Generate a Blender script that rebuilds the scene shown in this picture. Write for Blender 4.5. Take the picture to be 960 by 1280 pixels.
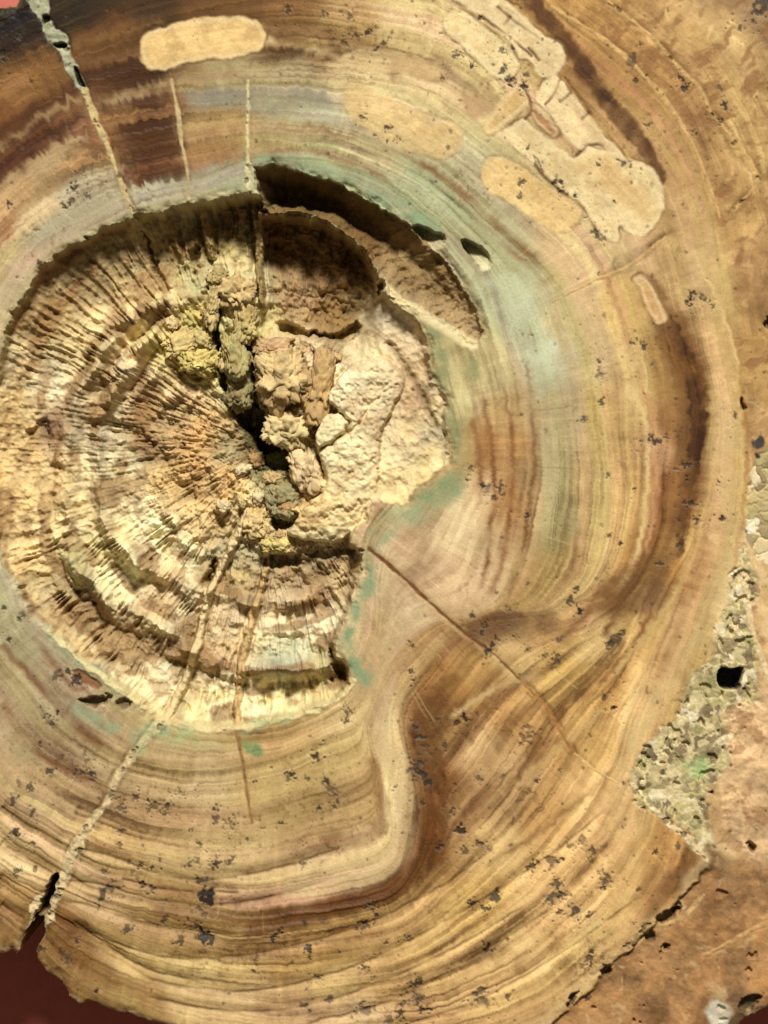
import bpy, math, random
import numpy as np

for o in list(bpy.data.objects):
    bpy.data.objects.remove(o, do_unlink=True)

# ------------------------------------------------------------------ camera, light, exposure
S = 0.0001                       # one photo pixel on the cut face = 0.1 mm
scene = bpy.context.scene
col = scene.collection
CAM_H = 0.42

def W(x, y, z=0.0):
    return ((x - 480) * S, (640 - y) * S, z * S)

cam_d = bpy.data.cameras.new("camera")
cam = bpy.data.objects.new("camera", cam_d); col.objects.link(cam)
cam.location = (0, 0, CAM_H)
cam.rotation_euler = (0, 0, 0)
cam_d.sensor_fit = 'VERTICAL'; cam_d.sensor_height = 36.0
cam_d.lens = 36.0 * CAM_H / (1280 * S)
cam_d.clip_start = 0.01; cam_d.clip_end = 10
scene.camera = cam

world = bpy.data.worlds.new("World"); scene.world = world; world.use_nodes = True
bg = world.node_tree.nodes["Background"]
bg.inputs[0].default_value = (1.0, 0.86, 0.66, 1); bg.inputs[1].default_value = 0.15

LAMP_EL, LAMP_AZ, LAMP_D = math.radians(49), math.radians(6), 1.3
ld = bpy.data.lights.new("key_lamp", 'AREA'); ld.shape = 'DISK'; ld.size = 0.24
ld.energy = 26.0; ld.color = (1.0, 0.965, 0.90)
lamp = bpy.data.objects.new("key_lamp", ld); col.objects.link(lamp)
lamp.location = (LAMP_D * math.cos(LAMP_EL) * math.sin(LAMP_AZ), LAMP_D * math.cos(LAMP_EL) * math.cos(LAMP_AZ), LAMP_D * math.sin(LAMP_EL))
from mathutils import Vector
lamp.rotation_euler = (Vector((0, 0, 0)) - lamp.location).to_track_quat('-Z', 'Y').to_euler()

scene.view_settings.view_transform = 'Standard'
scene.view_settings.look = 'None'
scene.view_settings.exposure = 0.0
scene.view_settings.gamma = 1.0
scene.view_settings.use_curve_mapping = False
K_FLAT = 1.25                    # displayed value of a flat face = albedo * K_FLAT

# ------------------------------------------------------------------ numeric helpers
def lin(c):
    c = np.asarray(c, float) / 255.0
    return np.where(c <= 0.04045, c / 12.92, ((c + 0.055) / 1.055) ** 2.4)
def alb(c):                      # sRGB colour of the stone as seen on the flat face -> albedo
    return lin(c) / K_FLAT

_lat = {}
def vnoise(x, y, seed=0, px=None):
    if seed not in _lat:
        _lat[seed] = np.random.RandomState(seed + 11).uniform(-1, 1, (512, 1024)).astype(np.float32)
    L = _lat[seed]
    xf = np.floor(x); yf = np.floor(y)
    fx = (x - xf).astype(np.float32); fy = (y - yf).astype(np.float32)
    m = px if px else 1024
    x0 = xf.astype(np.int32) % m; x1 = (x0 + 1) % m
    y0 = yf.astype(np.int32) % 512; y1 = (y0 + 1) % 512
    fx = fx * fx * (3 - 2 * fx); fy = fy * fy * (3 - 2 * fy)
    return (L[y0, x0] * (1 - fx) + L[y0, x1] * fx) * (1 - fy) + (L[y1, x0] * (1 - fx) + L[y1, x1] * fx) * fy
def fbm(x, y, s, seed=0, o=4, g=0.5):
    r = 0; a = 1; t = 0; f = 1.0 / s
    for k in range(o):
        r = r + a * vnoise(x * f + 17.3 * k, y * f + 5.1 * k, seed + k); t += a; a *= g; f *= 2.03
    return r / t * 1.5
def ridged(x, y, s, seed=0, o=3):
    r = 0; a = 1; t = 0; f = 1.0 / s
    for k in range(o):
        r = r + a * (1 - np.abs(vnoise(x * f + 7.7 * k, y * f, seed + k)) * 2); t += a; a *= 0.5; f *= 2.1
    return r / t
def sstep(a, b, x):
    t = np.clip((x - a) / (b - a), 0, 1); return t * t * (3 - 2 * t)
def worley(x, y, s, seed=0):
    """returns F1, F2-F1 in px and a random id value per cell"""
    rs = np.random.RandomState(seed + 77)
    jx = rs.rand(256, 256); jy = rs.rand(256, 256); jr = rs.rand(256, 256)
    gx = np.floor(x / s).astype(int); gy = np.floor(y / s).astype(int)
    f1 = np.full(x.shape, 1e9); f2 = np.full(x.shape, 1e9); idv = np.zeros(x.shape)
    for dx in (-1, 0, 1):
        for dy in (-1, 0, 1):
            cx = gx + dx; cy = gy + dy
            a = cy % 256; b = cx % 256
            d = np.hypot((cx + jx[a, b]) * s - x, (cy + jy[a, b]) * s - y)
            n = d < f1
            f2 = np.where(n, f1, np.minimum(f2, d)); idv = np.where(n, jr[a, b], idv); f1 = np.where(n, d, f1)
    return f1, f2 - f1, idv
def catmull(P, closed=True, n=6):
    P = np.asarray(P, float); out = []; m = len(P)
    rng = range(m) if closed else range(m - 1)
    for i in rng:
        if closed: p0, p1, p2, p3 = P[i - 1], P[i], P[(i + 1) % m], P[(i + 2) % m]
        else: p0, p1, p2, p3 = P[max(i - 1, 0)], P[i], P[i + 1], P[min(i + 2, m - 1)]
        for k in range(n):
            t = k / n
            out.append(0.5 * (2 * p1 + (p2 - p0) * t + (2 * p0 - 5 * p1 + 4 * p2 - p3) * t * t + (3 * p1 - p0 - 3 * p2 + p3) * t ** 3))
    if not closed: out.append(P[-1])
    return np.array(out)

# ------------------------------------------------------------------ sampling grid (photo pixels)
def axis(lo, hi, step, ext_lo, ext_hi):
    core = np.arange(lo, hi + 1e-6, step)
    a = [lo]; s = step
    while a[-1] > ext_lo: s = min(s * 1.25, 6); a.append(a[-1] - s)
    b = [core[-1]]; s = step
    while b[-1] < ext_hi: s = min(s * 1.25, 6); b.append(b[-1] + s)
    return np.concatenate([np.array(a[1:])[::-1], core, np.array(b[1:])])
GX = axis(-12, 972, 1.22, -210, 1150)
GY = axis(-12, 1292, 1.22, -185, 1345)
NX, NY = len(GX), len(GY)
X, Y = np.meshgrid(GX, GY)
H = np.zeros((NY, NX)); PID = np.zeros((NY, NX), int); RO = np.full((NY, NX), 0.5)

def box(P, pad):
    P = np.asarray(P, float)
    i0 = np.searchsorted(GX, P[:, 0].min() - pad); i1 = np.searchsorted(GX, P[:, 0].max() + pad)
    j0 = np.searchsorted(GY, P[:, 1].min() - pad); j1 = np.searchsorted(GY, P[:, 1].max() + pad)
    return slice(max(j0, 0), max(j1, 1)), slice(max(i0, 0), max(i1, 1))
def segdist(x, y, P, closed):
    d2 = np.full(x.shape, 1e12); tt = np.zeros(x.shape); m = len(P)
    for k in range(m if closed else m - 1):
        a = P[k]; b = P[(k + 1) % m]; ab = b - a; L = ab @ ab + 1e-9
        t = np.clip(((x - a[0]) * ab[0] + (y - a[1]) * ab[1]) / L, 0, 1)
        d = (x - a[0] - t * ab[0]) ** 2 + (y - a[1] - t * ab[1]) ** 2
        n = d < d2
        tt = np.where(n, k + t, tt); d2 = np.where(n, d, d2)
    return np.sqrt(d2), tt
def inside(x, y, P):
    r = np.zeros(x.shape, bool); m = len(P)
    for k in range(m):
        x1, y1 = P[k]; x2, y2 = P[(k + 1) % m]
        if y1 == y2: continue
        c = ((y1 > y) != (y2 > y)) & (x < (x2 - x1) * (y - y1) / (y2 - y1) + x1)
        r ^= c
    return r
def sdf(P, pad=40, n=4, wob=0, ws=12, seed=5, ray=False):
    """signed distance (positive inside) on the box around the polygon"""
    P = catmull(P, True, n) if n > 1 else np.asarray(P, float)
    b = box(P, pad); x, y = (XW[b], YW[b]) if ray else (X[b], Y[b])
    if wob:
        x = x + wob * fbm(x, y, ws, seed, 3); y = y + wob * fbm(x + 91, y + 37, ws, seed + 3, 3)
    d, _ = segdist(x, y, P, True)
    return b, np.where(inside(x, y, P), d, -d)
def pline(P, pad=30, n=5, wob=0, ws=10, seed=9, ray=False):
    P = np.asarray(P, float); Q = catmull(P, False, n)
    b = box(Q[:, :2], pad); x, y = (XW[b], YW[b]) if ray else (X[b], Y[b])
    if wob:
        x = x + wob * fbm(x, y, ws, seed, 3); y = y + wob * fbm(x + 51, y + 77, ws, seed + 3, 3)
    d, t = segdist(x, y, Q[:, :2], False)
    w = np.interp(t, np.arange(len(Q)), Q[:, 2]) if Q.shape[1] > 2 else np.full(x.shape, 2.0)
    return b, d, w, t / (len(Q) - 1)

# ------------------------------------------------------------------ growth-ring coordinate
CX, CY = 330.0, 560.0
TH = np.arctan2(Y - CY, X - CX); RR = np.hypot(X - CX, Y - CY)
cA = [(575,570),(560,480),(540,400),(510,310),(470,260),(400,225),(320,222),(240,248),(170,268),(100,300),(50,340),(0,430),(-20,560),(-6,670),(35,765),(90,815),(140,860),(200,910),(300,925),(400,900),(450,860),(470,790),(480,700),(530,630)]
cB = [(660,560),(652,640),(640,700),(620,750),(585,770),(540,775),(500,800),(475,850),(455,900),(400,925),(330,950),(250,960),(170,950),(100,912),(38,847),(0,803),(-30,720),(-50,600),(-45,500),(-20,400),(20,330),(80,285),(150,250),(200,235),(260,222),(330,200),(400,205),(470,228),(530,268),(590,330),(625,400),(650,480)]
cC = [(757,600),(750,680),(730,730),(690,765),(640,765),(590,768),(540,795),(495,845),(470,890),(462,930),(480,985),(470,1035),(400,1060),(320,1080),(210,1070),(120,1040),(37,1000),(0,970),(-50,880),(-85,750),(-100,600),(-95,450),(-60,330),(0,245),(60,200),(130,175),(200,160),(250,155),(330,150),(400,155),(440,165),(520,198),(570,232),(622,280),(690,340),(725,420),(745,500)]
cD = [(812,560),(805,640),(790,700),(760,740),(700,762),(650,772),(600,785),(560,822),(520,872),(508,905),(514,957),(524,1006),(518,1067),(490,1109),(426,1127),(320,1141),(210,1125),(120,1105),(60,1070),(0,1030),(-80,930),(-120,780),(-140,600),(-130,420),(-90,280),(0,190),(60,150),(120,118),(200,100),(330,95),(420,95),(520,110),(600,160),(680,225),(750,300),(790,380),(808,460)]
cE = [(880,505),(877,551),(868,600),(860,634),(845,690),(810,750),(765,830),(700,900),(640,985),(590,1040),(547,1088),(500,1135),(426,1158),(320,1172),(225,1165),(165,1150),(75,1110),(0,1075),(-100,970),(-150,800),(-165,600),(-150,400),(-110,250),(-20,130),(60,90),(130,60),(200,40),(330,15),(450,20),(560,50),(650,120),(740,200),(810,280),(850,400)]
cF = [(930,526),(932,591),(927,657),(915,720),(892,800),(875,860),(868,920),(868,980),(866,1040),(850,1100),(812,1155),(762,1203),(700,1255),(600,1295),(450,1310),(330,1310),(200,1282),(100,1240),(40,1180),(-30,1120),(-120,1000),(-170,800),(-190,600),(-180,400),(-140,200),(-60,60),(20,0),(130,-60),(330,-100),(520,-80),(640,-30),(710,25),(770,75),(838,140),(880,230),(900,330),(916,434)]
def polar_curve(P):
    Q = catmull(P, True, 10)
    th = np.arctan2(Q[:, 1] - CY, Q[:, 0] - CX); r = np.hypot(Q[:, 1] - CY, Q[:, 0] - CX)
    o = np.argsort(th); g = np.linspace(-math.pi, math.pi, 721)
    v = np.interp(g, th[o], r[o], period=2 * math.pi)
    k = np.array([1, 2, 3, 2, 1.]) / 9
    v = np.convolve(np.concatenate([v[-5:-1], v, v[1:5]]), k, 'same')[4:-4]
    return g, v
RK = [320, 350, 440, 500, 540, 610, 730]
curves = [polar_curve(c) for c in (cA, cB, cC, cD, cE, cF)]
g0 = curves[0][0]; cv = [curves[0][1]]
for k in range(1, 6): cv.append(np.maximum(curves[k][1], cv[-1] + 7))
cv.append(cv[-1] * 1.2)
def ring_of(x, y):
    th = np.arctan2(y - CY, x - CX); r = np.hypot(x - CX, y - CY)
    rr = [np.interp(th, g0, c) for c in cv]
    out = r / rr[0] * RK[0]
    for k in range(6):
        t = (r - rr[k]) / (rr[k + 1] - rr[k])
        v = RK[k] + t * (RK[k + 1] - RK[k])
        out = np.where(r > rr[k], v, out)
    return out
RHO = ring_of(X + 3 * fbm(X, Y, 60, 40, 3), Y + 3 * fbm(X, Y, 60, 44, 3))

# ------------------------------------------------------------------ colour of the stone (scattered samples, stretched along the rings)
FACE = """100 15 45 28 8;0 60 70 42 15;20 30 40 25 12;140 40 95 58 18;200 15 66 40 12;250 10 92 58 20;180 90 75 40 10;60 100 105 66 24;20 110 125 80 35;0 150 110 65 25;100 140 120 75 40;40 160 85 45 18
300 10 98 62 22;360 20 118 78 32;400 60 150 108 56;360 60 112 74 32;450 30 165 122 66;440 90 205 175 115;500 30 200 165 105;540 60 205 170 110
230 105 160 125 75;300 100 175 150 100;370 85 165 140 95;270 120 140 130 100;340 130 160 145 105;400 130 165 155 120;200 130 120 80 40;160 130 140 95 45;430 120 200 175 125
180 165 85 45 12;200 190 95 55 20;270 165 175 135 75;280 150 165 125 70;360 165 175 150 95;400 180 165 150 95;260 190 160 110 60;340 185 165 135 80;450 190 190 170 115;430 200 160 140 90
190 215 110 65 30;200 235 160 150 115;270 225 164 158 120;230 245 175 160 115;360 200 165 165 120;400 205 160 175 130;470 225 150 165 125;550 240 160 170 130;520 260 150 165 120
60 230 160 125 75;20 250 185 140 85;0 290 175 120 70;0 330 190 160 105;40 270 205 175 115;100 230 170 155 110;60 290 168 152 112;120 255 170 154 114;30 330 190 160 115;0 380 185 160 110;100 200 190 140 80;130 180 150 95 50;0 210 85 45 20;40 190 100 60 30;70 200 180 145 95;-60 400 180 150 105;-100 300 130 80 40;-80 600 180 150 110;-150 500 140 95 50
600 260 180 170 120;640 320 170 165 115;640 380 170 170 125;680 450 180 180 130;620 330 165 160 110;560 300 170 165 115;700 400 190 165 105;720 340 200 165 105;760 300 205 170 110;780 380 195 150 80;740 450 190 160 100;700 520 175 150 95;760 520 190 150 80;800 480 195 155 90;830 470 160 110 52;850 450 125 75 28;870 480 115 70 25;840 530 155 100 48;860 540 110 65 24;820 560 195 140 90;905 450 200 155 90;900 520 200 160 95;905 600 200 155 90;890 380 190 150 85;870 340 195 155 95;840 320 190 150 85;920 600 195 145 75;945 450 170 120 60;945 560 180 130 75
720 20 175 120 55;780 60 170 115 55;830 100 175 120 60;860 60 185 135 75;920 50 190 145 85;950 20 150 110 70;880 160 170 120 65;930 150 190 145 80;850 200 185 135 75;900 220 180 130 70;860 270 190 145 85;930 280 180 130 70;950 340 160 110 60;1050 300 180 130 75;1050 700 195 150 95;1050 1000 185 135 80
570 500 185 160 105;600 470 185 160 105;580 560 175 135 80;610 560 160 105 50;640 560 175 125 65;640 520 180 140 80;630 620 175 120 60;600 620 195 160 105;570 650 195 165 110;660 600 170 130 75;690 580 170 150 95;700 650 165 145 90;740 620 185 150 85;780 620 195 150 80;805 620 195 140 75;835 620 150 92 40;855 620 130 78 34;895 660 200 155 90;870 700 190 140 75;840 720 165 105 45;800 690 165 110 45;820 740 125 85 50;780 740 140 95 45;740 700 190 150 85;700 720 185 145 80;660 740 180 135 75;630 770 115 75 40;600 790 140 95 50;560 740 195 155 105;520 720 190 150 105;500 760 200 165 120;480 730 205 170 125;470 800 195 155 105;540 790 175 125 70;510 840 180 135 80;590 840 170 115 55;560 860 150 95 40;640 820 190 145 85;700 800 180 130 70;740 800 190 145 85;800 800 195 145 75;850 790 195 150 85;760 860 185 130 60;700 850 185 135 65;800 880 205 160 90;640 880 175 120 60;680 920 185 130 65;740 930 185 135 65;560 920 150 100 50;600 950 190 145 85;640 980 190 145 85;550 980 125 75 30;530 930 130 85 40;580 1010 170 120 65;540 1040 115 65 20;620 1050 195 150 85;680 1020 185 130 65;740 1000 205 155 85;780 1010 210 165 95;700 1080 200 150 80;780 1080 205 155 85;840 1070 195 135 65;860 1085 130 85 38;820 1100 175 120 60;760 1120 205 155 85;700 1150 205 155 85;640 1180 205 160 90;740 1180 205 160 90;640 1250 195 145 80;560 1230 200 150 85;600 1130 185 135 65;520 1180 205 155 85;480 1220 190 140 80;540 1280 185 130 75
470 960 165 115 60;450 1000 180 135 80;490 1010 215 180 120;500 950 210 170 110;440 1060 200 160 105;490 1060 205 165 105;400 1080 210 170 115;340 1090 205 165 105;400 1040 175 130 80;400 950 185 145 85;360 930 185 140 80;430 900 190 150 95;480 880 195 160 110;330 980 185 145 85;380 1000 180 140 80;420 1135 120 70 30;480 1115 125 75 30;350 1150 130 80 35;380 1110 200 150 100;440 1150 165 115 55;400 1190 180 130 65;350 1210 165 115 60;420 1230 205 160 95;340 1260 190 140 90;440 1270 200 155 105;380 1270 185 135 90
250 980 195 160 105;200 970 190 155 95;250 1040 200 160 100;280 1080 205 165 105;220 1080 195 155 95;150 1050 185 140 80;200 1030 190 150 90;120 1000 175 140 85;60 980 180 145 90;30 930 165 140 90;80 930 160 130 85;140 960 180 150 95;20 850 172 146 100;60 870 172 148 106;10 780 174 158 114;40 800 166 148 108;0 900 175 145 100;20 980 180 145 90;20 1030 195 155 100;60 1090 185 140 85;10 1110 170 120 65;20 1080 200 160 105;30 1140 150 105 50;10 1160 150 105 50;100 1090 190 150 95;160 1110 180 135 80;120 1130 185 140 90;240 1120 160 115 60;300 1120 190 145 95;200 1150 165 120 65;280 1150 150 110 55;140 1180 180 135 75;90 1160 125 80 35;240 1180 175 130 70;300 1190 170 125 65;100 1190 130 85 35;160 1200 200 155 90;240 1220 205 165 100;300 1220 190 145 85;130 1220 150 105 50;110 1240 155 110 55;180 1245 165 115 60;240 1250 205 160 100;280 1270 190 145 90;160 1255 160 120 60;320 1240 200 155 100
940 700 215 170 110;930 740 225 185 125;950 780 205 155 95;945 900 205 160 100;930 950 215 170 110;950 1000 200 155 100;920 1020 195 150 95;900 1080 190 145 90;870 1110 200 155 95;940 1060 190 135 80;880 1140 175 125 70;930 1120 185 135 80;860 1180 175 125 65;900 1200 165 115 60;940 1200 170 125 75;820 1220 190 140 80;780 1240 180 130 65;860 1250 170 120 60;720 1280 185 135 70;800 1270 180 130 70;950 1240 130 80 35"""
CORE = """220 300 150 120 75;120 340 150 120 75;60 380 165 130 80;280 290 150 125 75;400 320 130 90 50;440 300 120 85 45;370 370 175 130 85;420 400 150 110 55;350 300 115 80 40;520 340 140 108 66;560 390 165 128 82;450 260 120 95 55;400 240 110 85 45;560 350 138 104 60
150 400 225 195 140;200 380 225 195 135;100 440 215 185 125;240 340 190 175 115;300 360 215 190 130;290 330 200 180 120;240 400 215 195 110;200 440 225 200 120;250 450 225 205 90;170 460 220 185 135;130 490 215 180 125;60 480 220 195 145;30 520 210 175 115;100 520 185 150 105;60 530 150 110 80;180 520 190 145 95;230 500 220 180 130;260 540 205 150 90;240 580 200 145 85;280 600 200 150 90;200 600 215 170 105;150 580 235 215 160;120 560 235 215 165;180 560 150 110 70;160 620 235 210 155;120 620 225 200 145;60 600 220 180 120;30 640 225 180 115;30 680 230 185 120;60 660 230 200 140;100 640 225 190 130;250 660 215 170 105;220 690 245 225 170;180 670 245 225 170;140 720 240 220 165;100 690 200 185 125;90 720 170 150 105;110 760 150 115 75;150 740 245 225 170;200 740 215 180 130;220 780 235 210 155;160 780 195 160 110;150 820 225 200 145;190 840 225 200 150;120 800 215 185 130;230 830 215 180 125;90 770 190 150 100
280 720 200 175 120;300 700 190 165 115;310 750 180 145 100;400 700 160 130 90;380 740 185 150 110;430 720 200 165 115;350 780 240 215 165;280 780 235 205 155;400 780 225 200 150;350 810 215 205 160;350 830 170 160 130;400 840 205 185 125;430 840 150 130 85;350 870 235 215 155;280 870 240 220 165;400 870 225 200 140;250 900 225 210 150;270 830 205 165 115
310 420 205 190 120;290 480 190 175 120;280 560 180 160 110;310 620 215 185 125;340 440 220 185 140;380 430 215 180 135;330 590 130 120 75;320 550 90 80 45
480 400 205 175 130;510 420 215 180 135;450 440 225 200 150;440 480 240 215 165;480 500 230 200 150;430 560 235 210 155;450 600 230 200 145;420 650 240 205 140;400 640 225 180 115;520 560 210 180 130;530 580 225 195 135;510 500 190 150 110;500 540 220 190 140;490 610 235 205 145;540 520 205 175 125"""
def idw(text, ax, p=2.0, s2=60.0, ring=True, warm=(0, 0), gain=1.0, XQ=None, YQ=None):
    XQ = X if XQ is None else XQ; YQ = Y if YQ is None else YQ
    a = np.array([[float(v) for v in l.split()] for l in text.replace('\n', ';').split(';') if l.strip()])
    gx = np.arange(-215, 1160, 4.0); gy = np.arange(-190, 1352, 4.0)
    x, y = np.meshgrid(gx, gy)
    num = np.zeros(x.shape + (3,)); den = np.zeros(x.shape)
    t = a[:, 2:5].copy(); f = np.clip((t[:, 0] - 80) / 80, 0, 1)
    t[:, 1] += f * warm[0] * np.clip(t[:, 0] - t[:, 1], 0, 99); t[:, 2] += f * warm[1] * np.clip(t[:, 0] - t[:, 2], 0, 130)
    gd = np.clip(t[:, 1] - t[:, 0], 0, 50); t[:, 0] += .55 * gd; t[:, 2] -= .5 * gd
    dk = np.clip((110 - t[:, 0]) / 50, 0, 1); t[:, 1] += 5 * dk
    c = alb(t) * gain
    if ring:
        rh = ring_of(x, y); th = np.arctan2(y - CY, x - CX); rs = ring_of(a[:, 0], a[:, 1]); ts = np.arctan2(a[:, 1] - CY, a[:, 0] - CX)
        rr = np.hypot(x - CX, y - CY)
    for k in range(len(a)):
        e2 = (x - a[k, 0]) ** 2 + (y - a[k, 1]) ** 2
        if ring:
            dth = np.abs(th - ts[k]); dth = np.minimum(dth, 2 * math.pi - dth)
            d2 = 0.15 * e2 + (1.1 * (rh - rs[k])) ** 2 + (ax * rr * dth) ** 2
        else: d2 = e2
        w = 1.0 / (d2 + s2) ** p
        num += w[..., None] * c[k]; den += w
    g = num / den[..., None]
    fx = np.clip((XQ - gx[0]) / 4.0, 0, len(gx) - 1.001); fy = np.clip((YQ - gy[0]) / 4.0, 0, len(gy) - 1.001)
    i = fx.astype(int); j = fy.astype(int); u = (fx - i)[..., None]; v = (fy - j)[..., None]
    return (g[j, i] * (1 - u) + g[j, i + 1] * u) * (1 - v) + (g[j + 1, i] * (1 - u) + g[j + 1, i + 1] * u) * v
ang = (TH + math.pi) / (2 * math.pi)
rays = vnoise(ang * 420, RHO / 60, 25, 420); rays2 = vnoise(ang * 1000, RHO / 24, 26, 1000)
tear = (2.6 * rays * sstep(-.6, .6, fbm(X, Y, 70, 29, 2)) + 1.5 * rays2) * (1 + 1.6 * sstep(480, 200, X) * sstep(420, 200, Y))        # every ray is sheared a little: torn ring edges
XW = X + tear * np.cos(TH); YW = Y + tear * np.sin(TH); gy_, gx_ = np.gradient(RHO, GY, GX); gR = np.hypot(gx_, gy_); RW = RHO + .45 * tear * np.clip(gR, .1, 1)
C = idw(FACE, 0.35, 2.6, 30.0, warm=(.22, .12), gain=1.12, XQ=XW, YQ=YW)
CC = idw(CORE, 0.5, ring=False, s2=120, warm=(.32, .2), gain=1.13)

def tint(c, L):                  # lighten / darken towards brown
    L = L[..., None] if np.ndim(L) else L
    return c * np.concatenate([L ** 0.92, L ** 1.08, L ** 1.25], -1) if np.ndim(L) else c * np.array([L ** .85, L ** 1.05, L ** 1.35])
def mix(b, m, rgb):
    """blend the stone colour rgb (sRGB triple or array of albedo) by mask m into C over box b"""
    if isinstance(rgb, tuple):
        q = list(rgb); f = min(max((q[0] - 70) / 80, 0), 1) * .16
        gd = max(q[1] - q[0], 0); q[0] += .15 * gd; q[2] -= .25 * gd
        c = alb((q[0], q[1] + f * max(q[0] - q[1], 0), q[2] + f * .6 * max(q[0] - q[2], 0)))
    else: c = rgb
    m = m[..., None]
    C[b] = C[b] * (1 - m) + c * m

AL = slice(None), slice(None)
M_AR = 400                       # angular cells of the coarse ray noise
# growth lines, rays and mottling of the wood
wood = 1 - sstep(606, 622, RHO + 6 * fbm(X, Y, 40, 60, 3))
line_amp = 0.55 + 0.45 * fbm(X, Y, 150, 21, 2)
l1 = vnoise(RW / 8.5, ang * 24, 22); l2 = vnoise(RW / 3.2, ang * 60, 23); l3 = vnoise(RW / 19, ang * 10, 24)
gl1 = np.exp(-(vnoise(RW / 15, ang * 9, 31) / .07) ** 2); gl2 = np.exp(-(vnoise(RW / 9, ang * 14, 32) / .09) ** 2)
gl3 = np.exp(-(vnoise(RW / 17, ang * 8, 39) / .06) ** 2)
mott = fbm(X, Y, 26, 27, 4)
mott2 = fbm(X, Y, 7, 28, 3)
la = np.clip(line_amp * 1.15, 0.35, 1.3)
def laminae(mean, seed, na):
    rs_ = np.random.RandomState(seed); e = 250 + np.cumsum(rs_.uniform(.35, 1.65, int(650 / mean)) * mean)
    k = np.searchsorted(e, RW); return vnoise(ang * na + k * 3.7, k.astype(float), seed)
wS = sstep(.75, .4, gR)   # where rings spread out, add finer laminae
la = la * (1 - .6 * np.exp(-((X - 725) / 75) ** 2 - ((Y - 530) / 130) ** 2)) * (1 - .5 * np.exp(-((RHO - 585) / 22) ** 2) * (X > 760))
lamC = laminae(21, 601, 14) * (1 - wS) + wS * laminae(7, 605, 20); lamM = laminae(8.5, 602, 22) * (1 - wS) + wS * laminae(2.6, 606, 40); lamF = laminae(3.4, 603, 34) * (1 - wS) + wS * laminae(1.1, 607, 60)
edgeM = np.abs(np.gradient(lamM, axis=0)) + np.abs(np.gradient(lamM, axis=1))
b1 = np.tanh(4 * vnoise(RW / 11, ang * 9, 37)); b2 = np.tanh(3 * vnoise(RW / 4.8, ang * 18, 38))
streak = wood + .5 * (1 - wood) * (Y < 420)
Lw = 1 + streak * ((.07 * l1 + .06 * l2 + .10 * l3 + .06 * b1 + .05 * b2 + .32 * gl3 + .32 * lamC + .36 * lamM + .30 * lamF) * la - la * .36 * (gl1 * sstep(-.4, .4, mott) + .8 * gl2 * sstep(-.2, .6, -mott))) + wood * (0.05 * rays + .06 * rays2) + 0.13 * mott + 0.10 * mott2
hueL = laminae(13, 604, 12)
fleck = sstep(.5, .8, fbm(X, Y, 5, 33, 2)) * np.clip(.3 + fbm(X, Y, 60, 34, 2), 0, 1)
Lw = Lw - .28 * fleck
C = tint(C, np.clip(Lw, 0.3, 1.7)) * (1 + np.clip(hueL, -.25, 1)[..., None] * wood[..., None] * np.array([.07, -.02, .17]))
pale = sstep(.45, .75, vnoise(ang * 700, RHO / 26, 35, 700)) * np.clip(.2 + fbm(X, Y, 80, 36, 2), 0, 1) * wood      # thin pale rays
C = C * (1 + .15 * pale[..., None])
# matrix outside the bark: streaky, veined
mat = 1 - wood
sx = X * 0.6 + Y * 0.8; sy = -X * 0.8 + Y * 0.6
mm = fbm(sx + 8 * fbm(X, Y, 40, 63, 3), sy, 22, 61, 4); mv = ridged(X + 14 * fbm(X, Y, 30, 66, 3), Y, 45, 64, 3)
C = tint(C, 1 + mat * (0.30 * mm + 0.38 * sstep(0.62, 0.9, mv) - 0.02))
lowr = mat * sstep(430, 700, Y)
wx = 16 * fbm(X, Y, 34, 168, 3); q1 = sstep(-.15, .75, fbm(sx + wx, sy * 1.8, 26, 161, 4)); q2 = sstep(.1, .75, fbm(sx * 1.7 + wx, sy, 20, 165, 4))
C = C * (1 - (lowr * q1 * .7)[..., None]) + (lowr * q1 * .7)[..., None] * alb((232, 198, 144))
q2 = mat * q2 * .75; C = C * (1 - q2[..., None]) + q2[..., None] * alb((150, 104, 58))
H += mat * (.7 * fbm(X, Y, 26, 67, 2) - .4 + .3 * mm + .2 * fbm(X, Y, 7, 68, 3) - .7 * q2)
RO += mat * 0.1

# relief of the polished face
H += wood * (.35 * lamM + .25 * lamF + .2 * lamC) * la * (1 - .65 * wS) + 0.3 * fbm(X, Y, 60, 30, 3)
# strongly ridged rings in the lower left
thd = np.degrees(TH)
zone = sstep(52, 75, thd) * (1 - sstep(150, 175, thd)) * sstep(455, 500, RHO) * wood
saw = (l3 * 2.4 + 1.8 * l1)
H += zone * (.8 * saw + (1.3 * lamC + .9 * lamM + .4 * lamF) * (1 - .7 * wS))

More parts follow.
